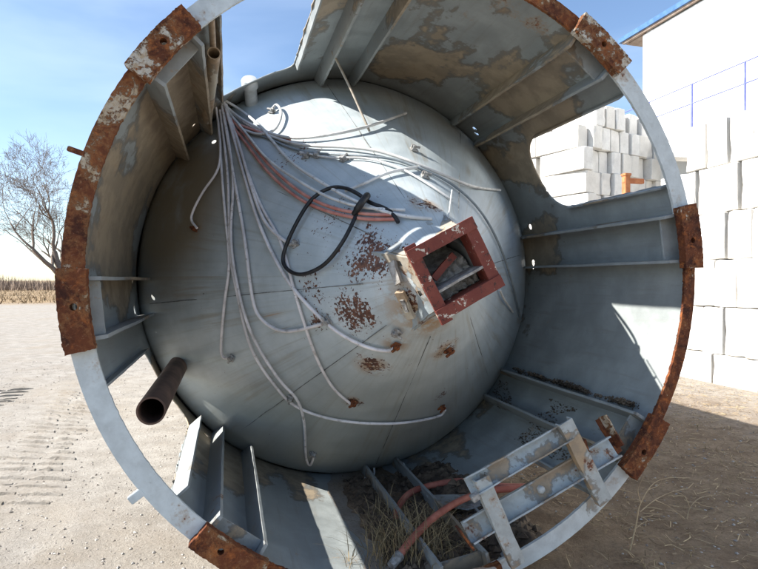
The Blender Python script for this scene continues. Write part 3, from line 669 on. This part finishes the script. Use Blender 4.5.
# stub pipe bottom left, conduit and vent cap top left
p0, p1 = px_cyl(179, 364, 0.885), px_cyl(151, 411, 0.885)
pipe_open('stub_pipe', W(p0+(p0-p1)*0.25), W(p1), 0.071, 0.062, m_rustpipe, tank)
c0, c1 = W(px_cyl(207, 117, 0.93)), W(px_cyl(214, 53, 0.93))
pipe_open('conduit_pipe', c0+(c0-c1)*0.05, c1, 0.036, 0.030, m_tanpipe, tank)
d0 = W(px_cyl(213.5, 52, 0.955)); d1 = d0.copy(); d1.y = 0.03*S; d0 = d0+Vector((0, 0.5, 0))
pipe_open('thin_conduit', d0, d1, 0.017, 0.013, m_tanpipe, tank, 14)
v0 = W(px_cyl(251, 96, 0.955)); vd = Vector((-0.10, -0.62, 0.52)).normalized()
vp = []
for t in (-0.10, -0.03, 0.0, 0.05, 0.10): vp.append(v0+vd*t)
tube('vent_pipe', vp, 0.05, m_cap, tank, 24); vt = v0+vd*0.10
tube('vent_cap', [vt-vd*0.02, vt-vd*0.018, vt+vd*0.035, vt+vd*0.05, vt+vd*0.054], [0.05, 0.064, 0.064, 0.056, 0.02], m_cap, tank, 28)
# small lugs left on the outside of the ring
for (th, r_, l1, l2, mt) in ((161.5, 1.0, 0.055, 0.02, m_rust3), (142.5, 1.0, 0.02, 0.012, m_rust), (216.0, 1.0, 0.05, 0.035, m_white), (190.5, 1.0, 0.018, 0.02, m_rust3)):
    c_ = pol(th, r_+l1/S/2, 0.004); rv = (pol(th, 1.05, 0)-pol(th, 1, 0)).normalized(); tv = Vector((0, 1, 0)).cross(rv)
    box('ring_lug', c_, rv*(l1/2+0.012), tv*l2*0.6, Vector((0, 0.012, 0)), mt, tank, 0.003)
# bent rusty angle beside the lower right base plate
beam('bent_angle', pol(-41.0, 0.90, -0.02), pol(-37.5, 0.80, 0.03), 0.05, 0.012, (0.3, -1, 0.3), m_rust3, tank, 0, 0.003, 6)
beam('bent_angle', pol(-40.0, 0.885, -0.025), pol(-36.5, 0.80, 0.02), 0.012, 0.06, (0.3, -1, 0.3), m_rust, tank, 0, 0.003, 6)

# hose fittings on the cone
FIT = [(196, 229, 1), (232, 358, 0), (328, 320, 0), (296, 244, 0), (291, 398, 0), (397, 332, 2), (313, 453, 0), (441, 407, 1), (353, 402, 1), (272, 112, 0), (425, 177, 0), (396, 345, 1), (448, 350, 1), (344, 160, 0), (414, 150, 0), (306, 157, 0), (318, 156, 0)]
def cone_frame(p):
    rv = Vector((p.x, 0, p.z-ZC)).normalized(); nn = Vector((rv.x, -CK, rv.z)).normalized(); t1 = Vector((0, 1, 0)).cross(rv).normalized(); return nn, t1, nn.cross(t1)
for (x, y, kd) in FIT:
    p = W(px_cone(x, y, 0.004)); nn, t1, t2 = cone_frame(p); a = rnd.uniform(0, 3.1); q1, q2 = t1*math.cos(a)+t2*math.sin(a), t2*math.cos(a)-t1*math.sin(a)
    mt = m_fitr if kd == 1 else m_fit
    bm = bmesh.new(); box_bm(bm, p+nn*0.004, q1*0.026, q2*0.02, nn*0.006); box_bm(bm, p+nn*0.02-q1*0.008, q1*0.012, q2*0.016, nn*0.014)
    v, f = tube_data([p+nn*0.026-q1*0.03, p+nn*0.026+q1*0.034], 0.009, 8); vs2 = [bm.verts.new(a_) for a_ in v]
    for q in f: bm.faces.new([vs2[i] for i in q])
    bmesh.ops.bevel(bm, geom=[e for e in bm.edges if e.calc_length() > 0.02], offset=0.002, segments=1, affect='EDGES')
    obj('hose_fitting', bm, mt, cone_o)

# ================================================================== hoses on the cone
def px_path(pts, lift, n=6, end_drop=True):
    P = catmull([np.array(p[:2], float) for p in pts], n); out = []
    L = len(P)
    for i, q in enumerate(P):
        t = i/(L-1); lf = lift*(0.35+0.65*math.sin(math.pi*min(1, max(0, t)))) if end_drop else lift
        out.append(W(px_cone(q[0], q[1], 0.012+lf)))
    # light smoothing in space
    for _ in range(3):
        out = [out[0]]+[(out[i-1]+out[i]*2+out[i+1])/4 for i in range(1, L-1)]+[out[-1]]
    return out
HG = 'pale hoses bunched out of the conduit'
HOSES = [
 ([(215, 100), (221, 140), (217, 170), (204, 190), (192, 209), (190, 221), (197, 228)], m_hose, 0.011, 0.05, 'short pale hose curling to the rusty fitting on the shaded flank', HG),
 ([(218, 118), (224, 200), (228, 260), (226, 300), (222, 345), (223, 357), (231, 358)], m_hose, 0.012, 0.02, 'pale hose hanging straight down to a single low fitting', HG),
 ([(220, 110), (229, 180), (230, 250), (237, 292), (250, 348), (275, 386), (300, 407), (340, 420), (395, 424), (438, 418), (445, 410)], m_hose, 0.012, 0.02, 'longest pale hose sweeping along the bottom of the cone', HG),
 ([(224, 112), (233, 180), (232, 240), (241, 298), (256, 342), (281, 382), (297, 400), (303, 422), (307, 458), (311, 466), (314, 455)], m_hose, 0.012, 0.03, 'pale hose dropping to a hooked end at the lowest fitting', HG),
 ([(222, 106), (236, 180), (243, 240), (252, 298), (262, 319), (281, 330), (302, 331), (322, 324)], m_hose, 0.013, 0.02, 'pale hose bending sideways to the fitting above the rust streak', HG),
 ([(224, 102), (241, 170), (262, 228), (290, 282), (320, 318), (345, 338), (370, 349), (388, 351), (397, 346)], m_hose, 0.013, 0.02, 'pale hose crossing diagonally to the fitting below the outlet duct', HG),
 ([(226, 108), (244, 165), (262, 205), (279, 240), (291, 282), (302, 320), (317, 360), (335, 390), (352, 405)], m_hose, 0.011, 0.015, 'pale hose ending at the rust ringed fitting low on the cone', HG),
 ([(226, 104), (240, 145), (252, 190), (266, 222), (284, 240), (296, 244)], m_hose, 0.013, 0.02, 'pale hose plugged into the fitting inside the black loop', HG),
 ([(219, 97), (240, 110), (262, 128), (290, 160), (318, 180), (350, 198), (390, 215), (432, 219)], m_hosew, 0.013, 0.04, 'grey hose lying over the red ones towards the outlet duct', HG),
 ([(222, 104), (244, 130), (266, 158), (296, 180), (326, 197), (362, 206), (405, 210)], m_hosew, 0.011, 0.06, 'grey hose running just above the faded red hoses', HG),
 ([(218, 99), (246, 122), (284, 137), (330, 136), (370, 125), (406, 113)], m_hosew, 0.013, 0.035, 'grey hose rising to a free end under the thin rod', HG),
 ([(230, 112), (256, 131), (296, 143), (340, 147), (378, 152), (415, 161), (448, 177), (472, 187), (500, 190)], m_hosew, 0.013, 0.025, 'grey hose crossing the sunlit patch to the far right flank', HG),
 ([(236, 128), (268, 138), (300, 151), (345, 155), (388, 158), (420, 168), (452, 184), (480, 210), (500, 246), (513, 286), (521, 320)], m_hosed, 0.010, 0.012, 'dark grey hose arching round behind the outlet duct', HG),
 ([(345, 191), (362, 183), (390, 173), (420, 167)], m_hosew, 0.012, 0.02, 'short grey hose ending at the fitting in the sunlit patch', HG),
 ([(271, 111), (277, 105), (281, 112), (280, 122), (272, 131), (258, 134), (242, 129)], m_hosew, 0.012, 0.04, 'grey hose looped up into the fitting near the vent cap', HG),
 ([(300, 152), (330, 158), (365, 158), (400, 168), (430, 184), (452, 200)], m_hosew, 0.009, 0.012, 'thin grey hose running beside the dark one to the duct', HG),
 ([(224, 110), (246, 136), (270, 166), (300, 192), (330, 207), (365, 214), (398, 215)], m_hoser, 0.012, 0.035, 'upper faded red hose of the pair on the cone', 'faded red hoses'),
 ([(223, 114), (245, 142), (268, 172), (298, 198), (330, 212), (365, 219), (396, 219)], m_hoser, 0.012, 0.02, 'lower faded red hose of the pair on the cone', 'faded red hoses'),
 ([(232, 122), (262, 133), (290, 140)], m_hoser, 0.012, 0.02, 'short faded red hose stub among the grey hoses', 'faded red hoses'),
 ([(500, 290), (505, 300), (513, 312)], m_hosew, 0.010, 0.02, 'short grey hose stub hanging beside the red flange', HG),
]
for pts, mt, rr, lift, lab, grp in HOSES:
    if mt is m_hose or mt is m_hosew: pts = [pts[0]]+[(x+rnd.uniform(-1.8, 1.8), y+rnd.uniform(-1.5, 1.5)) for (x, y) in pts[1:-1]]+[pts[-1]]
    tag(tube('air_hose', px_path(pts, lift*0.7), rr*0.82, mt, None, 10), lab, 'hose', grp)
loop = [(398, 222), (392, 213), (382, 207), (371, 203), (358, 194), (345, 188), (330, 188), (312, 199), (297, 222), (286, 246), (283, 262), (291, 272), (305, 274), (325, 264), (342, 243), (354, 220), (360, 205), (367, 196)]
tag(tube('black_cable', px_path(loop, 0.035, 8), 0.0115, m_black, None, 10), 'thick black cable tied in a loose loop on the cone', 'cable')
kn = px_path([(354, 214), (360, 205), (365, 198), (368, 195)], 0.075, 6); tag(tube('cable_tie', kn, [0.016]*3+[0.02]*(len(kn)-6)+[0.021, 0.018, 0.010], m_black, None, 10), 'black tape knot binding the ends of the cable loop', 'tape')
ra, rb = W(px_cyl(333, 53, 0.93)), W(px_cone(369, 130, 0.008))
tag(tube('steel_rod', [ra+(ra-rb)*0.02, ra, (ra+rb)/2+Vector((0.004, 0, 0.006)), rb, rb+(rb-ra)*0.01], 0.009, m_steel, None, 8), 'thin steel rod leaning from the skirt roof onto the cone', 'rod')
wa, wb = px_cone(452, 190, 0.02), px_cone(448, 221, 0.03)
tag(tube('white_cable_tie', [W(wa), W((wa+wb)/2), W(wb)], 0.0045, m_cap, None, 6), 'thin white strap standing up behind the red flange', 'strap')
# thin grey hooks where two more hoses hang behind the cone foot
for (pts) in ([(374, 468), (374, 474), (370, 479), (364, 478)], [(403, 463), (406, 470), (404, 474), (400, 472)]):
    P = catmull(pts, 5); tag(tube('hose_end', [W(px_plane(x, y, 0.98)) for x, y in P], 0.009, m_hosew, None, 8), 'hooked hose end hanging by the ' + ('bare steel floor side' if pts[0][0] < 390 else 'soil side') + ' of the cone foot', 'hose', 'hooked hose ends')

# ================================================================== loose things at the bottom of the tank
def ground_tube(name, pts, rad, mat, lab, cat, grp=None, sides=12):
    P = catmull([np.array(p, float) for p in pts], 6); Q = [px_ground(x, y, z) for x, y, z in P]
    return tag(tube(name, Q, rad, mat, None, sides), lab, cat, grp)
ground_tube('rubber_hose', [(396, 519, 0.06), (399, 506, 0.09), (412, 492, 0.11), (438, 484, 0.13), (468, 481, 0.15), (498, 486, 0.16), (535, 487, 0.16)], 0.023, m_hoseg, 'red rubber hose bent in a tight arc on the soil', 'hose', 'red rubber hoses')
ground_tube('rubber_hose', [(399, 556, 0.08), (414, 537, 0.13), (436, 516, 0.18), (462, 500, 0.19), (490, 491, 0.18), (525, 488, 0.18), (556, 485, 0.18)], 0.023, m_hoseg, 'red rubber hose with a grey metal end in the grass', 'hose', 'red rubber hoses')
a, b = px_ground(399, 556, 0.08), px_ground(391, 566, 0.05); tag(tube('hose_coupling', [a+(a-b)*0.1, a, (a+b)/2, b], [0.031, 0.032, 0.028, 0.026], m_fit, None, 14), 'dull grey metal coupling on the end of the red hose', 'coupling')
def plate_poly(name, pix, z, th, mat, lab, cat):
    bm = bmesh.new(); P = [px_ground(x, y, zz) for (x, y, zz) in pix]; t = [bm.verts.new(p) for p in P]; u = [bm.verts.new(p-Vector((0, 0, th))) for p in P]
    bm.faces.new(t); bm.faces.new(u[::-1])
    for i in range(len(P)): bm.faces.new((t[i], u[i], u[(i+1) % len(P)], t[(i+1) % len(P)]))
    bmesh.ops.recalc_face_normals(bm, faces=bm.faces[:]); return tag(obj(name, bm, mat), lab, cat)
plate_poly('loose_plate', [(426, 495, 0.12), (476, 494, 0.14), (490, 503, 0.15), (468, 509, 0.14), (440, 505, 0.12)], 0, 0.01, m_stiff, 'loose grey triangular steel plate lying under the hoses', 'plate')

# welded channel frame propped on the ring across the bottom opening
frame = thing('channel_frame', 'pale rust stained frame of steel channels propped across the bottom opening', 'steel frame', (0.7, -0.09, 0.0))
FY = -0.055
def fp(x, y, Y=FY): return W(px_plane(x, y, Y))
channel('cross_channel', fp(468, 488, FY+0.012), fp(566, 432, FY+0.012), 0.105, 0.05, 0.008, (0.3, -1, 0.6), m_frame, frame)
channel('cross_channel', fp(466, 533, FY+0.03), fp(612, 447, FY+0.03), 0.125, 0.055, 0.009, (0.3, -1, 0.6), m_frame, frame)
channel('rail', fp(482, 479, FY-0.018), fp(519, 566, FY-0.018), 0.085, 0.045, 0.008, (0, 1, 0.0), m_frame, frame)
channel('rail', fp(566, 422, FY-0.018), fp(606, 503, FY-0.018), 0.085, 0.045, 0.008, (0, 1, 0.0), m_frame, frame)
for (x, y) in ((540, 489),):
    q = fp(x, y, FY+0.028); tube('bolt_head', [q+Vector((0, 0.01, 0)), q+Vector((0, -0.022, 0)), q+Vector((0, -0.028, 0))], [0.022, 0.022, 0.014], m_cap, frame, 6)
q = fp(475, 497, FY-0.03); box('corner_bolt', q, Vector((0.02, 0, 0.01)), Vector((0, 0.02, 0)), Vector((-0.008, 0, 0.016)), m_fit, frame, 0.003)
box('rust_clip', fp(584, 446, FY+0.0), Vector((0.012, 0, -0.035)), Vector((0.012, 0, 0.006)), Vector((0, 0.02, 0)), m_rust, frame, 0, 0.004, 4)
beam('corner_clip', fp(458, 528), fp(472, 548), 0.012, 0.06, (0, -1, 0), m_rust3, frame, 0, 0.003, 4)
# torn chunk of concrete at the bottom base plate
bm = bmesh.new(); bmesh.ops.create_icosphere(bm, subdivisions=4, radius=1); cc = W(px_plane(484, 562, -0.09)); cc.z = 0.10
for v in bm.verts:
    d = v.co.copy(); s = 1+0.35*noise.noise(d*1.6)+0.12*noise.noise(d*5); v.co = cc+Vector((d.x*0.10*s, d.y*0.07*s, d.z*0.075*s))
    v.co.z = min(v.co.z, cc.z+0.05+0.2*(v.co.x-cc.x))
tag(obj('concrete_chunk', bm, simple('rust_stained_concrete', (0.30, 0.20, 0.13), (0.62, 0.57, 0.50), 9, 0.9, 0.8), None, 40), 'rust stained pale concrete chunk beside the bottom of the frame', 'concrete')

# soil and litter inside the skirt
def soil_mound():
    n = 70; V, F = [], []
    for j in range(n+1):
        for i in range(n+1):
            x = -0.28+1.30*i/n; y = -0.22+2.19*j/n; zs = ZC-math.sqrt((RS*S)**2-x*x)
            e = min(1, min(i, n-i)/(n*0.22))*min(1, min(max(0, j-1), n-j)/(n*0.17)); base = max(zs*0.85, 0.0) if y > 0.1 else 0.0
            h = base*e-0.05+e*(0.085+0.05*noise.noise(Vector((x*3, y*3, 1)))+0.03*noise.noise(Vector((x*9, y*9, 2)))+0.012*noise.noise(Vector((x*25, y*25, 3))))
            V.append((x, y, h))
    for j in range(n):
        for i in range(n): a_ = j*(n+1)+i; F.append((a_, a_+1, a_+n+2, a_+n+1))
    tag(obj('soil', mesh('soil', V, F), m_soil, None, 180), None, None, kind='structure')
    return lambda x, y: V[min(n, max(0, round((y+0.22)/2.19*n)))*(n+1)+min(n, max(0, round((x+0.28)/1.30*n)))][2]
soil_h = soil_mound()
def reg_soil(rg):
    y = 0.15+1.75*rg.random(); x = -0.12+1.0*rg.random()
    zs = ZC-math.sqrt(max(0.01, (RS*S)**2-x*x))
    return (x, y, soil_h(x, y)-0.004)
scatter('soil_clods', m_soil, 2600, reg_soil, (0.008, 0.045), ground_h, 'dark broken soil clods on the tank bottom', 'soil', 8, 0.7)
def reg_litter(rg):
    th = -29.5+3.2*rg.random()**2; y = 0.10+0.85*rg.random(); r_ = RS-0.012-0.05*rg.random(); p = pol(th, r_, y)
    if noise.noise(Vector((y*5, 1, 0))) < -0.05 and rg.random() < .8: return None
    return (p.x, p.y, pol(-30.6, r_, y).z+0.01+0.04*rg.random()*max(0.1, noise.noise(Vector((y*5, 1, 0)))+.4))
scatter('leaf_litter', m_soil, 1300, reg_litter, (0.004, 0.016), ground_h, 'dark leaf litter caught on the stiffener of the lower right panel', 'litter', 9, 0.8)
def reg_litter2(rg):
    th = -34-14*rg.random(); y = 0.2+0.9*rg.random(); p = pol(th, RS-0.006, y)
    if noise.noise(Vector((th*.12, y*3, 3))) < 0.08: return None
    return (p.x, p.y, p.z)
scatter('skirt_dirt', m_soil, 1100, reg_litter2, (0.003, 0.013), ground_h, 'dark dirt lying on the lower right skirt panel', 'dirt', 10, 0.5)

# dry weeds
def weed(base, tips, lab):
    root = bmesh.new()
    for (pts, r0) in tips:
        P = catmull([Vector(p) for p in pts], 6); v, f = tube_data(P, [r0*(1-0.8*i/(len(P)-1)) for i in range(len(P))], 5)
        q = [root.verts.new(a_) for a_ in v]
        for a_ in f: root.faces.new([q[i] for i in a_])
    return tag(obj('dry_weed', root, m_weed, None, 60), lab, 'weed', 'dry weeds beside the tank')
def fpw(x, y, Y): return W(px_plane(x, y, Y))
w0 = px_ground(628, 556)
def wp(x, y): return W(px_plane(x, y, w0.y/S))
weed(w0, [([w0-Vector((0, 0, .02)), wp(636, 525), wp(640, 505), wp(652, 485), wp(668, 478), wp(690, 478)], 0.005), ([wp(640, 512), wp(655, 500), wp(672, 492), wp(690, 488)], 0.0035), ([wp(641, 503), wp(638, 490), wp(644, 476)], 0.003), ([wp(655, 500), wp(668, 506), wp(676, 512)], 0.0025), ([wp(648, 490), wp(660, 484), wp(664, 470)], 0.0025), ([wp(634, 530), wp(645, 522), wp(660, 520)], 0.0025)],
     'tall dry weed stalk arching over the shaded dirt')
w0 = px_ground(686, 520)
def wp(x, y): return W(px_plane(x, y, w0.y/S))
weed(w0, [([w0-Vector((0, 0, .02)), wp(690, 508), wp(700, 498), wp(715, 495)], 0.004), ([wp(690, 508), wp(684, 496), wp(672, 490)], 0.003), ([wp(696, 502), wp(705, 506), wp(722, 508)], 0.0025), ([w0, wp(676, 512), wp(668, 510)], .0025)],
     'low sprawling dry weed beyond the tall stalk')

# ================================================================== concrete blocks
def block_mesh(name, sx, sy, sz, seed):
    bm = bmesh.new(); box_bm(bm, (0, 0, 0), (sx/2, 0, 0), (0, sy/2, 0), (0, 0, sz/2))
    bmesh.ops.bevel(bm, geom=bm.edges[:], offset=0.012, segments=1, affect='EDGES')
    bmesh.ops.subdivide_edges(bm, edges=[e for e in bm.edges if e.calc_length() > 0.2], cuts=3, use_grid_fill=True)
    for v in bm.verts:
        v.co += noise.noise_vector(v.co*3+Vector((seed*7.1, 0, 0)))*0.0035
        cr = sum(1 for i, h in enumerate((sx, sy, sz)) if abs(abs(v.co[i])-h/2) < 0.03)
        if cr >= 2 and noise.noise(v.co*4+Vector((0, seed*5.3, 0))) > 0.30: v.co *= 0.972
    me = bpy.data.meshes.new(name); bm.to_mesh(me); bm.free(); me.materials.append(m_block); return me
bmsA = [block_mesh('concrete_block', 1.45, 0.40, 0.755, i) for i in range(5)]
bmsB = [block_mesh('concrete_block', 0.325, 1.35, 0.522, 10+i) for i in range(5)]
ORD = ['bottom', 'second', 'third', 'fourth', 'fifth', 'sixth', 'seventh', 'eighth', 'ninth', 'tenth', 'eleventh']
def add_block(me, loc, rz, rx, lab, grp):
    o = bpy.data.objects.new('concrete_block', me); C.objects.link(o); o.location = loc; o.rotation_euler = (rx, 0, rz); tag(o, lab, 'block', grp)
NROW = 6
for r_ in range(NROW):
    n = 10 if r_ < 5 else 9
    for i in range(n):
        y = 5.70-0.415*i-0.2*(r_ % 2)+rnd.uniform(-0.012, 0.012); x = 6.6+0.725+rnd.uniform(-0.035, 0.035)+0.02*r_
        z = -0.29+0.765*r_+0.378
        top = r_ == NROW-1
        if top and i in (0,): continue
        add_block(rnd.choice(bmsA), (x, y, z), R(rnd.uniform(-2.2, 2.2)), R(rnd.uniform(-0.3, 0.3)) if not top else R(rnd.uniform(-0.8, 0.8)),
                  f'{ORD[i] if i else "first"} white block from the far end, {ORD[r_] if not top else "top"} course of the wall beside the tank', 'blocks of the wall beside the tank')
# a tumbled block on the wall's far end
add_block(bmsB[1], (7.45, 5.55, 4.08), R(64), R(6), 'loose grey concrete block lying crosswise on the far end of the wall', 'blocks of the wall beside the tank')
# second stack, turned, seen through the oval opening
cang = R(-18.0); cxv = Vector((math.cos(cang)*1, math.sin(-cang)*1, 0)); cxv = Vector((math.cos(R(17)), math.sin(R(17)), 0)); cyv = Vector((-cxv.y, cxv.x, 0)); corner = Vector((6.75, 8.5, 0))
for r_ in range(11):
    nc = 9 if r_ < 10 else 7; shift = 0.10*(10-r_)*0.35
    for i in range(nc):
        for dpt in range(2):
            if dpt == 1 and i > 2: continue
            p = corner+cxv*(0.17+0.36*i+shift+rnd.uniform(-0.015, 0.015)+(0.5 if r_ == 10 else 0))+cyv*(0.7+1.39*dpt+rnd.uniform(-0.12, 0.1)); p.z = 0.255+0.527*r_
            add_block(rnd.choice(bmsB), p, R(17)+R(rnd.uniform(-3, 3)), R(rnd.uniform(-.3, .3)), (f'{ORD[i] if i else "first"} white block from the sunlit corner, {ORD[r_]} course of the tall stack behind the tank' if dpt == 0 else f'{ORD[i] if i else "first"} rear white block from the sunlit side, {ORD[r_]} course of the tall stack'), 'blocks of the tall stack behind the tank')
post = thing('orange_post', 'orange brown steel post standing between the stacks of blocks', 'post', (6.93, 7.15, 0))
box('shaft', (6.93, 7.15, 1.9), (0.06, 0, 0), (0, 0.06, 0), (0, 0, 1.92), m_orange, post, 0.006); box('cap', (6.93, 7.15, 3.84), (0.075, 0, 0), (0, 0.075, 0), (0, 0, 0.025), m_orange, post, 0.006)
box('cross_arm', (7.1, 7.15, 3.72), (0.24, 0, 0), (0, 0.045, 0), (0, 0, 0.05), m_orange, post, 0.006)

# ================================================================== building and walkway
BX = 11.0
ce = px_x(643, 32, BX)
bld = thing('white_building', 'white walled building with a blue roof edge behind the blocks', 'building', (BX+4, ce.y-7, 0))
Hh = ce.z
box('wall', (BX+0.1, ce.y-9, Hh/2-0.1), (0.1, 0, 0), (0, 9.0, 0), (0, 0, Hh/2), m_wall, bld, 0.0)
box('wall', (BX+5.1, ce.y-0.1, Hh/2-0.1), (4.9, 0, 0), (0, 0.1, 0), (0, 0, Hh/2-0.003), m_wall, bld, 0.0)
box('wall', (BX+10.1, ce.y-9.1, Hh/2-0.1), (0.1, 0, 0), (0, 8.9, 0), (0, 0, Hh/2-0.006), m_wall, bld, 0.0)
box('wall', (BX+5.1, ce.y-18.1, Hh/2-0.1), (4.9, 0, 0), (0, 0.1, 0), (0, 0, Hh/2-0.009), m_wall, bld, 0.0)
for i in range(22):                              # standing ribs of the wall sheets
    box('wall_rib', (BX-0.008, ce.y-0.4-0.8*i, Hh/2-0.1), (0.008, 0, 0), (0, 0.014, 0), (0, 0, Hh/2-0.02), m_wall, bld, 0.0)
rf = box('roof', (BX+5.1, ce.y-8.9, Hh+0.09), (5.2, 0, 0), (0, 9.75, 0), (0, 0, 0.08), m_wall, bld, 0.0)
box('blue_fascia', (BX-0.13, ce.y-8.9, Hh+0.07), (0.03, 0, 0), (0, 9.8, 0), (0, 0, 0.07), m_blue, rf, 0.0)
box('blue_fascia', (BX+5.1, ce.y+0.88, Hh+0.07), (5.19, 0, 0), (0, 0.03, 0), (0, 0, 0.067), m_blue, rf, 0.0)
box('soffit', (BX-0.05, ce.y-8.9, Hh-0.03), (0.048, 0, 0), (0, 9.7, 0), (0, 0, 0.03), m_soff, rf, 0.0)
box('soffit', (BX+5.1, ce.y+0.43, Hh-0.02), (5.0, 0, 0), (0, 0.41, 0), (0, 0, 0.02), m_soff, rf, 0.0)
WX = 9.6
rt = px_x(692, 84, WX).z; y692 = px_x(692, 84, WX).y; y745 = px_x(745, 66, WX).y; gap = y692-y745
wk = thing('walkway', 'raised walkway with thin blue violet railing along the white building', 'walkway', (WX+0.6, y745, 0))
y_far, y_near = y692+gap*2.3, y692-gap*4.2
box('deck', (WX+0.64, (y_far+y_near)/2, rt-1.12), (0.7, 0, 0), (0, (y_far-y_near)/2, 0), (0, 0, 0.05), m_deck, wk, 0.0)
for z in (rt, rt-0.46): tube('rail', [(WX, y_far, z), (WX, (y_far+y_near)/2, z), (WX, y_near, z)], 0.016, m_rail, wk, 8)
for i in range(-2, 5):
    yy = y692-gap*i; tube('post', [(WX, yy, rt-1.1), (WX, yy, rt-0.5), (WX, yy, rt)], 0.028, m_rail, wk, 8)
for i in (-2, 0, 2, 4): box('support_leg', (WX+0.1, y692-gap*i, (rt-1.17)/2), (0.06, 0, 0), (0, 0.06, 0), (0, 0, (rt-1.17)/2), m_deck, wk, 0.0)

# ================================================================== trees and far brush
def bare_tree(base, height, seed, lab, spread=0.55, levels=6, grp='bare trees beyond the yard', r0=None):
    rg = random.Random(seed); V, F, TV, TF = [], [], [], []
    def add(pts, rads, sides, trunk=False):
        v, f = tube_data(pts, rads, sides, False); A, B = (TV, TF) if trunk else (V, F); o = len(A); A += v; B += [tuple(i+o for i in q) for q in f]
    def grow(p, d, L, r_, lv):
        n = 5; pts = [p]; q = p.copy(); dd = d.copy(); rads = [r_]
        for i in range(n):
            dd = (dd+Vector((rg.gauss(0, 0.13), rg.gauss(0, 0.13), rg.gauss(0.02, 0.10)))).normalized(); q = q+dd*L/n; pts.append(q.copy()); rads.append(r_*(1-0.42*(i+1)/n))
        add(pts, rads, 7 if lv == 0 else (5 if lv < 3 else 3), lv == 0)
        if lv >= levels: return
        nb = rg.choice((3, 3, 4)) if lv < 2 else rg.choice((2, 3, 3))
        for k in range(nb):
            i = n if k == 0 else rg.randint(2, n); a = rg.random()*6.28; side = dd.orthogonal().normalized(); side = Matrix.Rotation(a, 3, dd) @ side
            nd = (dd+side*rg.uniform(spread*0.6, spread*1.5)+Vector((0, 0, 0.06))).normalized()
            if k == 0: nd = (dd+side*0.25).normalized()
            grow(pts[i], nd, L*rg.uniform(0.62, 0.86), max(rads[i]*rg.uniform(0.55, 0.8), 0.011), lv+1)
    t = thing('bare_tree', lab, 'tree', base, grp)
    grow(Vector(base)-Vector((0, 0, 0.3)), Vector((0.05, 0, 1)).normalized(), height*0.26, r0 or height*0.022, 0)
    obj('trunk', mesh('trunk', TV, TF), m_bark, t, 180); obj('crown', mesh('crown', V, F), m_bark, t, 180)
    return t
def far_at(px, depth):          # a spot on the ground in the direction of a pixel column, so many metres ahead
    d = ray(px, 284); q = W(CAMU + d*(depth/S)); q.z = 0; return q
bare_tree(far_at(66, 50), 18.3, 12, 'big bare spreading tree at the edge of the yard', 0.78, 8)
bare_tree(far_at(-60, 58), 11.5, 33, 'bare tree beyond the open end of the yard', 0.6, 6)
def far_brush():
    rg = random.Random(77); V, F = [], []
    for i in range(22000):
        a = rg.uniform(R(-75), R(10)); d = rg.uniform(95, 150); x, y = math.sin(a)*d, math.cos(a)*d
        h = rg.uniform(0.5, 2.6)*(1+0.5*noise.noise(Vector((a*9, 0, 0)))); w = rg.uniform(0.03, 0.12); b = len(V); an = rg.random()*3.1; dx, dy = math.cos(an)*w, math.sin(an)*w
        lx, ly = rg.gauss(0, 0.5), rg.gauss(0, 0.5)
        V += [(x-dx, y-dy, -0.3), (x+dx, y+dy, -0.3), (x+lx, y+ly, h), (x+dx+lx, y-dx, h*0.6)]; F += [(0+b, 1+b, 2+b), (b, b+1, b+3)]
    tag(obj('far_brush', mesh('far_brush', V, F), m_far), 'low brown brush along the far edge of the field', 'brush', kind='stuff')
    V, F, T = [], [], []
    for i in range(16000):
        a = rg.uniform(R(-70), R(0)); d = rg.uniform(44, 95); x, y = math.sin(a)*d, math.cos(a)*d; h = rg.uniform(0.12, 0.42); w = rg.uniform(0.02, 0.07); b = len(V); an = rg.random()*3.1; dx, dy = math.cos(an)*w, math.sin(an)*w
        V += [(x-dx, y-dy, -0.1), (x+dx, y+dy, -0.1), (x+rg.gauss(0, 0.2), y+rg.gauss(0, 0.2), h)]; F.append((b, b+1, b+2)); T += [rg.random()*0.7]*3
    me = mesh('field_grass', V, F); at = me.attributes.new('tint', 'FLOAT', 'POINT'); at.data.foreach_set('value', T)
    tag(obj('field_grass', me, m_straw), 'tall dead grass covering the field beyond the yard', 'grass', kind='stuff')
far_brush()
